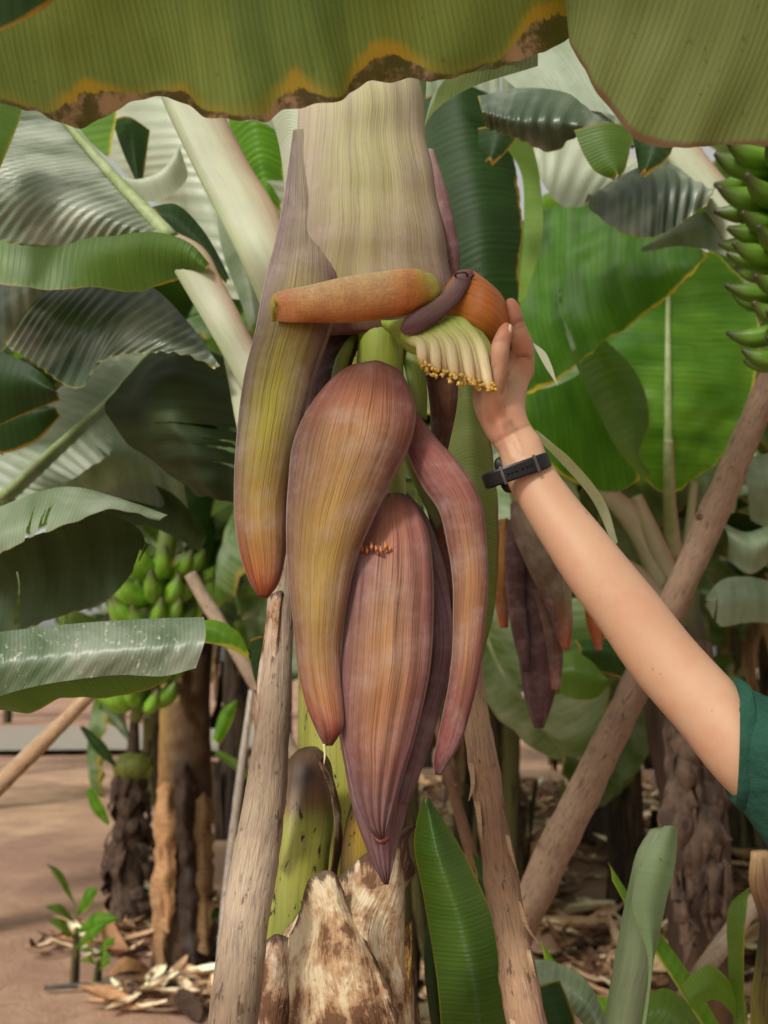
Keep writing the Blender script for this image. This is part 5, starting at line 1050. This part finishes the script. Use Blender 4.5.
leaf(None, [[(540, 940, 1.9), (580, 990, 1.8), (620, 1000, 1.75), (660, 1010, 1.72)], [(545, 965, 1.86), (580, 1012, 1.78), (620, 1022, 1.74), (655, 1030, 1.7)]], 1.8, M['vivid2'], parent=s4, seed=90, bulge=.012)
V, Fc, U, _ = ptube([(600, 1040, 1.62, 6), (598, 1180, 1.7, 9), (596, 1300, 1.8, 10)]); mk('stem', V, Fc, M['rib'], s4, U)
s5 = empty('banana_stump', tuple(G(775, 1180)*np.array((1, 1, 0))), 'narrow dead stump with frayed top at the right border', 'stump')
hornobj('core', [(752, 852, 772, 850, 1.6, (190, 160, 120), (170, 140, 104), br), (750, 880, 775, 880, 1.6, (150, 116, 84), (120, 90, 66), br), (758, 920, 790, 920, 1.6, dk, (110, 70, 50), br), (752, 1000, 800, 1000, 1.6, (130, 120, 50), (84, 60, 44), dk), (748, 1300, 800, 1300, 1.6, br, dk, dk)], M['husk'], s5, nv=60, bf=.9, bb=.9, wavy=.008)
# small sucker plants left
def small(label, x, y, hpx, seed, mats=('vivid2', 'green'), n=5):
    b = G(x, y); d = b[1]; t = empty('young_banana_plant', tuple(b), label, 'young banana plant'); r = random.Random(seed)
    V, Fc, U, _ = ptube([(x, y+4, d, 5), (x+2, y-hpx*.3, d, 4), (x+3, y-hpx*.55, d, 2)]); mk('stem', V, Fc, M['bgstem'], t, U)
    for k in range(n):
        s_ = (-1)**k; L = hpx*r.uniform(.35, .6); x0, y0 = x+2, y-hpx*(.35+.08*k); e = (x0+s_*L*r.uniform(.4, .9), y0-L*r.uniform(.2, .8)); w_ = L*.16
        leaf(None, [[(x0, y0, d), ((x0+e[0])/2, (y0+e[1])/2-w_-4, d-.05), (e[0], e[1], d-.1)], [(x0+1, y0+2, d), ((x0+e[0])/2+2, (y0+e[1])/2+w_-4, d-.09), (e[0], e[1]+1, d-.1)]], 1, M[mats[k % 2]], parent=t, nu=24, nv=7, bulge=.02, seed=k)
    return t
small('bright green sucker rooted at the lower left beside the dirt path', 74, 985, 105, 1, n=6)
small('tiny sucker in front of the brown stem, lower left', 176, 960, 100, 2, mats=('green', 'grey'), n=4)
small('low leafy weed between the bright sucker and the brown stem', 96, 988, 50, 3, mats=('vivid2', 'lime'), n=6)
for i, (pp, qq, mm, lb) in enumerate([([(80, 728, 5.2), (96, 752, 5.2), (116, 768, 5.2)], [(84, 726, 5.2), (104, 742, 5.2), (117, 766, 5.2)], 'darkg', 'pointed dark green leaf left of the shaggy stump'),
    ([(98, 680, 5.3), (104, 710, 5.3), (128, 742, 5.3)], [(112, 682, 5.3), (122, 705, 5.3), (130, 740, 5.3)], 'grey', 'soft green leaf just under the left banana bunch'),
    ([(86, 790, 5.2), (92, 810, 5.2), (108, 826, 5.2)], [(92, 788, 5.2), (104, 806, 5.2), (110, 824, 5.2)], 'vivid2', 'small lime leaf beside the upper shaggy stump'),
    ([(214, 755, 4.5), (232, 768, 4.5), (254, 786, 4.5)], [(220, 750, 4.5), (240, 762, 4.5), (255, 782, 4.5)], 'green', 'mid green leaf right of the brown stem'),
    ([(212, 740, 4.6), (222, 710, 4.6), (236, 700, 4.6)], [(220, 745, 4.6), (232, 722, 4.6), (237, 702, 4.6)], 'vivid2', 'bright leaf right of the brown stem, near the thin stick')]):
    leaf(lb, [pp, qq], 1, M[mm], nu=24, nv=8, bulge=.02, seed=i)
# irrigation pipe
V, Fc, U, _ = tube([G(44, 992)+(0, 0, .02), G(110, 990)+(0, 0, .03), G(160, 989)+(0, 0, .02), G(214, 988)+(0, 0, .02), G(300, 984)+(0, 0, .02)], [.012]*5, sides=10, n=30)
meta(mk('irrigation_pipe', V, Fc, plain_mat('pipe_mat', (60, 58, 58), (84, 80, 76), rough=.6), uv=U), 'thin dark irrigation pipe lying on the soil at the lower left', 'pipe')
for i, (x, y, w_, a) in enumerate([(100, 950, 26, .3), (132, 968, 22, 1.2), (118, 940, 20, 2.2)]):
    b = G(x, y); V, Fc, U, E = loft([[(x-w_, y+6, b[1]), (x-w_*.4, y-10, b[1]+.02), (x+w_*.5, y-6, b[1]+.02), (x+w_, y+8, b[1])], [(x-w_, y+9, b[1]-.05), (x, y+2, b[1]-.12), (x+w_*.6, y+6, b[1]-.1), (x+w_, y+10, b[1]-.03)]], 1, nu=24, nv=8, bulge=.02, ripple=.01, seed=i)
    meta(mk('dry_leaf', V, Fc, M['litter'], None, U, {'col': np.tile(np.array(C(*[(196, 186, 170), (150, 112, 80), (170, 150, 128)][i], 1.2)), (len(V), 1))}), ['pale dry leaf scrap on the soil near the bright sucker', 'tan curled dry leaf lying beside the irrigation pipe', 'beige dry leaf scrap at the foot of the shaggy stump'][i], 'dry leaf')
# ================================================================== the person reaching in from the right
def skinmat():
    s = NT('skin_mat'); tc = s.n('TexCoord'); o = tc.outputs['Object']
    a = s.noise(o, 14, 3); b = s.noise(o, 260, 3, .6); c = s.noise(o, 45, 4, .6)
    col = s.mix(s.step(a, .3, .7), C(190, 148, 118, .9), C(198, 158, 128, .9)); col = s.mix(s.step(c, .45, .7, 0, .45), col, C(188, 134, 108, .95))
    red = s.attr('red').outputs['Fac']; col = s.mix(s.math('MULTIPLY', red, .55), col, C(190, 110, 84, .95))
    cr = s.attr('crease').outputs['Fac']; col = s.mix(s.math('MULTIPLY', cr, .75), col, C(140, 84, 62, .9))  # shade of the hand creases painted into the skin colour
    mole = s.noise(o, 120, 1); col = s.mix(s.step(mole, .77, .79, 0, .7), col, C(130, 84, 60))
    return s.done(s.bsdf(col, .5, s.bump(s.math('ADD', b, s.math('MULTIPLY', c, .6)), .18, .0008), .35, .12, (1, .35, .2)))
M['skin'] = skinmat()
s_ = NT('shirt_mat'); tc = s_.n('TexCoord'); wv = s_.noise(tc.outputs['Object'], 900, 2); fd = s_.noise(tc.outputs['Object'], 9, 3)
M['shirt'] = s_.done(s_.bsdf(s_.mix(s_.step(fd, .3, .7), C(30, 66, 54, 1.0), C(36, 76, 62, 1.0)), .85, s_.bump(s_.math('ADD', s_.math('MULTIPLY', s_.noise(tc.outputs['Object'], 26, 3), .5), s_.math('ADD', s_.math('MULTIPLY', wv, .05), fd)), 1., .022), .2))
M['trouser'] = plain_mat('trouser_mat', (70, 74, 84), (84, 88, 98), scale=30, rough=.9, bumpk=.3)
M['hair'] = plain_mat('hair_mat', (54, 38, 28), (76, 54, 38), scale=40, stretch=(1, 1, .15), rough=.55, bumpk=.8)
M['strap'] = plain_mat('strap_mat', (14, 15, 16), (20, 21, 22), scale=60, rough=.45, bumpk=.15, bd=.0006, spec=.4)
M['steel'] = plain_mat('buckle_mat', (64, 64, 66), (88, 88, 90), scale=60, rough=.35, bumpk=.1, spec=.6)
M['nail'] = plain_mat('nail_mat', (226, 186, 164), (232, 196, 176), scale=60, rough=.3, bumpk=.02)
M['eye'] = plain_mat('eye_mat', (225, 222, 216), (230, 228, 222), rough=.2, bumpk=0)

def blob(c, r, n=14, axes=None):
    c = np.array(c, float); V, nu = [], n
    r = np.array(r if hasattr(r, '__len__') else (r, r, r), float)
    for i in range(n):
        th = PI*(i+.0)/(n-1); 
        for j in range(n*2):
            ph = PI*j/n; V.append(c+r*np.array((math.sin(th)*math.cos(ph), math.sin(th)*math.sin(ph), math.cos(th)))*(1 if 0 < i < n-1 else 1)+(0 if 0 < i < n-1 else 0))
    V = np.array(V); return V, gridfaces(n, n*2, True), np.zeros((len(V), 2)), None
def strip(*g): return [(a[0], a[1], np.zeros((len(a[0]), 2)), None) for a in g]
def fused(name, parts, voxel, mat, parent=None, smooth=4, loc=None, attrs=None, push=None):
    V, Fc, U, _ = cat(parts); me = bpy.data.meshes.new('t'); me.from_pydata(V.tolist(), [], Fc); o = bpy.data.objects.new('t', me); COL.objects.link(o)
    m = o.modifiers.new('r', 'REMESH'); m.mode = 'VOXEL'; m.voxel_size = voxel; m.use_smooth_shade = True
    m = o.modifiers.new('s', 'SMOOTH'); m.factor = .6; m.iterations = smooth
    dg = bpy.context.evaluated_depsgraph_get(); ev = o.evaluated_get(dg); m2 = ev.to_mesh()
    n = len(m2.vertices); co_ = np.empty(n*3); m2.vertices.foreach_get('co', co_); co_ = co_.reshape(-1, 3)
    fs = [tuple(p.vertices) for p in m2.polygons]; ev.to_mesh_clear(); bpy.data.objects.remove(o); bpy.data.meshes.remove(me)
    if push: co_ = push(co_)
    at = {k: f(co_) for k, f in (attrs or {}).items()}
    return mk(name, co_, fs, mat, parent, co_[:, :2], at, loc=loc)

skc = (200, 150, 120)
def R_(L, R, d, bf=.85, bb=.85): return (L[0], L[1], R[0], R[1], d, skc, skc, skc, bf, bb)
arm_rows = [R_((496, 443), (528, 425), .968, .75, .75), R_((500, 457), (538, 434), .965, .72, .72), R_((506, 480), (548, 458), .96, .78, .78), R_((523, 512), (573, 494), .953, .85, .85), R_((546, 550), (600, 526), .945, .9, .9), R_((570, 588), (628, 560), .937, .92, .92), R_((598, 626), (655, 592), .93, .92, .92),
            R_((632, 676), (690, 636), .92, .92, .92), R_((682, 735), (735, 684), .905, .95, .95), R_((714, 776), (768, 716), .895, .95, .95), R_((775, 835), (815, 745), .89), R_((880, 915), (915, 800), .88), R_((975, 960), (1010, 840), .88)]
palm = [R_((498, 452), (534, 430), .967, .72, .72), R_((487, 437), (529, 421), .968, .7, .7), R_((476, 415), (526, 408), .970, .68, .65), R_((472, 396), (528, 388), .978, .55, .65), R_((476, 380), (532, 372), .985, .55, .7), R_((490, 368), (535, 360), .992, .6, .8), R_((500, 358), (533, 350), .998, .6, .8)]
H = lambda rows, **k: horn(rows, nv=60, nu=40, **k)[:2]
T = lambda p, r, **k: tube(p, r, sides=16, **k)[:2]
fing = []
def finger(pts): fing.append(T([P(x, y, d) for x, y, d, r in pts], [px2m(r, d) for x, y, d, r in pts], n=26))
finger([(500, 436, .972, 9), (492, 414, .964, 13), (493, 396, .956, 14), (497, 376, .946, 11.2), (499, 362, .940, 9.6), (500, 350, .937, 10.6), (503, 338, .937, 9.4), (506, 329, .938, 7.6), (507, 324, .940, 5)])   # thumb
finger([(519, 378, .985, 14), (523, 358, .978, 12.4), (523, 347, .972, 11.6), (520, 336, .967, 10.6), (517, 324, .963, 8.6), (514, 313, .960, 8.8), (510, 302, .960, 6.6), (508, 298, .960, 3.5)])    # index
finger([(522, 375, 1.005, 13), (524, 354, 1.010, 11), (519, 336, 1.012, 10), (505, 322, 1.008, 9), (490, 316, 1.0, 8), (482, 315, .995, 5)])     # middle, behind the bract
finger([(518, 380, 1.022, 12), (519, 360, 1.032, 10.5), (511, 344, 1.034, 9.5), (496, 334, 1.026, 8.5), (484, 331, 1.016, 7), (479, 331, 1.01, 4)])
finger([(508, 388, 1.032, 11), (506, 372, 1.046, 9), (498, 358, 1.048, 8), (486, 350, 1.04, 7), (477, 349, 1.03, 6), (473, 350, 1.025, 3.5)])
SH = np.array((.47, .88, 1.43)); TC = np.array((.54, 1.05, 0))
body_parts = strip(H(arm_rows), H(palm), *fing,
    T([SH+(-.03, 0, .01), (.53, .98, 1.44), (.55, 1.08, 1.44), (.56, 1.23, 1.42)], [.05, .07, .07, .05]),
    T([(.55, 1.06, .95), (.55, 1.06, 1.2), (.54, 1.06, 1.42)], [.10, .12, .10]),
    T([(.54, 1.06, 1.38), (.54, 1.06, 1.5), (.535, 1.055, 1.6)], [.065, .052, .055]),
    T([(.56, 1.23, 1.42), (.59, 1.27, 1.28), (.60, 1.28, 1.13), (.57, 1.24, 1.0), (.53, 1.21, .90)], [.052, .045, .038, .032, .024]),
    blob((.55, 1.055, 1.70), (.092, .076, .105)), blob((.505, 1.05, 1.64), (.058, .055, .062)), blob((.462, 1.052, 1.672), (.02, .013, .02)), blob((.467, 1.052, 1.69), (.012, .01, .03)),
    blob((.458, 1.05, 1.632), (.016, .024, .008)), blob((.462, 1.05, 1.602), (.02, .022, .018)), blob((.565, .978, 1.675), (.02, .012, .03)), blob((.565, 1.132, 1.675), (.02, .012, .03)),
    blob((.515, 1.20, .85), (.022, .03, .055)), T([(.50, 1.18, .86), (.485, 1.165, .82), (.48, 1.16, .79)], [.011, .01, .006]))
for k in range(4): body_parts += strip(T([(.515+.004*k, 1.185+.015*k, .81), (.51+.004*k, 1.18+.016*k, .77), (.50+.004*k, 1.175+.016*k, .735+.006*abs(k-1))], [.0095, .009, .006]))
ps_ = [(P(507, 326, .93), .014), (P(509, 300, .955), .016), (P(497, 420, .95), .012), (P(519, 352, .965), .01)]
def red(co_): return np.clip(sum(np.exp(-((co_-np.array(p))**2).sum(1)/(2*r_*r_)) for p, r_ in ps_), 0, 1)
def groove(co_, a, b, w, back=.03):
    a, b = np.array(a), np.array(b); q = co_[:, [0, 2]]; a2, b2 = a[[0, 2]], b[[0, 2]]; ab = b2-a2
    t = np.clip(((q-a2)@ab)/(ab@ab), 0, 1); dd = np.linalg.norm(q-(a2+t[:, None]*ab), axis=1)
    return np.exp(-(dd/w)**2)*(co_[:, 1] < (a[1]+b[1])/2+.012)*(np.abs(co_[:, 1]-.96) < .1)
CR = [((509, 352), (534, 354), .0015, .0030), ((512, 359), (535, 364), .0012, .0022), ((514, 366), (534, 372), .0011, .0014), ((512, 325), (524, 319), .0013, .0020), ((514, 329), (526, 324), .0009, .0010),
      ((492, 349), (507, 347), .0012, .0014), ((493, 353), (507, 352), .0009, .0009), ((494, 442), (530, 424), .0012, .0013), ((509, 352), (508, 372), .0020, .0035), ((508, 372), (500, 396), .0022, .0020), ((487, 384), (492, 372), .0012, .001)]
TD = [((501, 424), (513, 458), .0022, .0018), ((509, 420), (522, 452), .0018, .0014)]
def creases(co_):
    k = sum(groove(co_, P(*a, .955), P(*b, .955), w*1.1)*dp for a, b, w, dp in CR)-sum(groove(co_, P(*a, .95), P(*b, .945), w)*dp for a, b, w, dp in TD)
    out = co_.copy(); out[:, 1] += k; return out
def dark(co_): return np.clip(sum(groove(co_, P(*a, .958), P(*b, .958), w)*min(1, dp/.0026) for a, b, w, dp in CR), 0, 1)
base_p = (.54, 1.05, 0.)
person = fused('person', body_parts, .0026, M['skin'], None, 5, loc=base_p, attrs={'red': red, 'crease': dark}, push=creases)
meta(person, 'person in a dark green short-sleeved shirt reaching one bare arm to pinch the curled bract', 'person')
# nails
def nail(x, y, d, rx, ry, rot):
    V, U = [], []; c = P(x, y, d)
    for i in range(7):
        for j in range(7):
            u, v = (i/6-.5)*2, (j/6-.5)*2; k = math.sqrt(max(0, 1-v*v*.35)); a, b = u*k*rx, v*ry*math.sqrt(max(0, 1-u*u*.25))
            X, Z = a*math.cos(rot)-b*math.sin(rot), a*math.sin(rot)+b*math.cos(rot)
            V.append(c+np.array((px2m(X, d), .004*u*u*.8+.001*v*v, px2m(Z, d)))); U.append((u, v))
    mk('nail', V, gridfaces(7, 7), M['nail'], person, U)
nail(509.5, 330, .9315, 3.0, 6.5, -.22)
# shirt, trousers, shoes, hair
sl = [R_((733, 799), (736, 680), .895, .62, .62), R_((741, 808), (745, 684), .893, .64, .64), R_((770, 850), (785, 700), .885, .6, .6), R_((830, 900), (850, 735), .88, .6, .6), R_((930, 960), (960, 800), .88, .6, .6), R_((1000, 990), (1040, 860), .90, .6, .6)]
def folds(co_):
    out = co_.copy()
    for i, p in enumerate(co_):
        a = n3((p[0]*.6+p[2]*.5, p[1]*.6, (p[2]-p[0]*.5)*1.2), 16, 2)+.5*n3(p, 30, 5); out[i] = p+np.array((.2, -1, .3))*a*.010+np.array((0, -.004, 0))*math.exp(-((p[0]-.300)/.0025)**2)*(p[2] > 1.3)*(p[1] < 1.)
    return out
fused('shirt', strip(H(sl), T([SH+(-.02, .02, 0), (.54, .98, 1.44), (.56, 1.1, 1.45), (.565, 1.22, 1.42)], [.075, .085, .085, .07]),
    T([(.56, 1.06, .86), (.56, 1.06, 1.0), (.555, 1.06, 1.2), (.545, 1.06, 1.36), (.54, 1.06, 1.44)], [.165, .155, .165, .155, .09]),
    T([(.565, 1.21, 1.42), (.59, 1.265, 1.3), (.60, 1.28, 1.2)], [.075, .07, .07])), .007, M['shirt'], person, 3, push=folds)
fused('trousers', strip(T([(.57, 1.06, .98), (.57, 1.06, .86)], [.15, .165]), T([(.57, .985, .88), (.565, .97, .5), (.57, .96, .08)], [.1, .075, .06]), T([(.57, 1.135, .88), (.575, 1.15, .5), (.585, 1.16, .08)], [.1, .075, .06])), .012, M['trouser'], person, 4)
for y_ in (.96, 1.16):
    fused('shoe', strip(blob((.53, y_, .045), (.13, .045, .042)), blob((.59, y_, .06), (.05, .042, .055))), .008, M['strap'], person, 2, push=lambda c: np.maximum(c, [-9, -9, .012]))
fused('hair', strip(blob((.575, 1.055, 1.725), (.095, .088, .10)), blob((.61, 1.055, 1.64), (.06, .075, .10)), blob((.54, 1.055, 1.78), (.07, .07, .035))), .006, M['hair'], person, 3)
for y_ in (1.022, 1.082):
    V, Fc, U, _ = blob((.476, y_, 1.684), (.012, .013, .009), 8); mk('eye', V, Fc, M['eye'], person, U)
V, Fc, U, K = horn([R_((731.5, 801), (734.5, 678), .895, .66, .66), R_((732.5, 803), (735.5, 677.5), .895, .67, .67), R_((740, 810), (744, 681), .893, .67, .67), R_((742, 811), (746, 683), .893, .64, .64)], nv=14, nu=60)
mk('sleeve_hem', V, Fc, M['shirt'], person, U)
# watch
wc = P(516, 471, .958); wt = empty('wristwatch', tuple(wc), 'black perforated rubber wristwatch strap buckled round the wrist', 'wristwatch')
A_ = P(548.5, 460, .958)-P(483.5, 483, .958); hw = np.linalg.norm(A_)/2-.001; A_ /= np.linalg.norm(A_)
B_ = CAM-wc; B_ /= np.linalg.norm(B_); B_ -= A_*np.dot(A_, B_); B_ /= np.linalg.norm(B_); X_ = np.cross(A_, B_)
def ring(a0, a1, n, half, th, ext=0., rB=.80, off=0.):
    V, U = [], []
    for i in range(n+1):
        a = a0+(a1-a0)*i/n; ca, sa = math.cos(a), math.sin(a); e = 2/2.4
        rd = lambda q: A_*math.copysign(abs(ca)**e, ca)*(hw+q)+B_*math.copysign(abs(sa)**e, sa)*(hw*rB+q)
        for q, x in ((0, -half), (0, half), (th*.8, half), (th, half*.85), (th, -half*.85), (th*.8, -half)):
            V.append(wc+rd(q+ext-.003)+X_*(x+off)); U.append((a, x))
    Fc = gridfaces(n+1, 6, True); Fc += [tuple(range(6)), tuple(n*6+k for k in range(6))[::-1]]
    return np.array(V), Fc, np.array(U), None
V, Fc, U, _ = ring(0, 2*PI, 90, .0068, .003); o = mk('strap', V, Fc, M['strap'], wt, U, smooth=False)
V, Fc, U, _ = ring(PI*.12, PI*.97, 60, .0060, .0022, .0026); o2 = mk('strap_tail', V, Fc, M['strap'], wt, U, smooth=False)
for a in (PI*.37, PI*.64):
    V, Fc, U, _ = ring(a-.035, a+.035, 4, .0080, .0014, .0046); mk('keeper', V, Fc, M['steel'], wt, U, smooth=False)
for k in range(6):
    a = PI*(.42+.035*k); e = 2/2.4; ca, sa = math.cos(a), math.sin(a)
    c = wc+A_*math.copysign(abs(ca)**e, ca)*(hw+.0021)+B_*abs(sa)**e*(hw*.8+.0021)
    V, Fc, U, _ = tube([c, c+(B_*sa+A_*ca)*.0004], [.0011, .0011], sides=10, n=3); mk('hole', V, Fc, M['eye2'] if 'eye2' in M else M.setdefault('eye2', plain_mat('hole_mat', (8, 8, 8), (10, 10, 10), rough=.9, bumpk=0)), wt, U)
cc_ = wc-B_*(hw*.8+.003); bx = []
for i in range(9):
    t = (i/8-.5)*2; r_ = (1-abs(t)**4)**.25
    for j in range(20):
        a = 2*PI*j/20; e = .5; bx.append(cc_+B_*t*.005+X_*math.copysign(abs(math.cos(a))**e, math.cos(a))*.017*max(r_, .05)+A_*math.copysign(abs(math.sin(a))**e, math.sin(a))*.013*max(r_, .05))
mk('watch_case', bx, gridfaces(9, 20, True)+[tuple(range(20)), tuple(range(160, 180))[::-1]], M['strap'], wt, np.zeros((180, 2)))
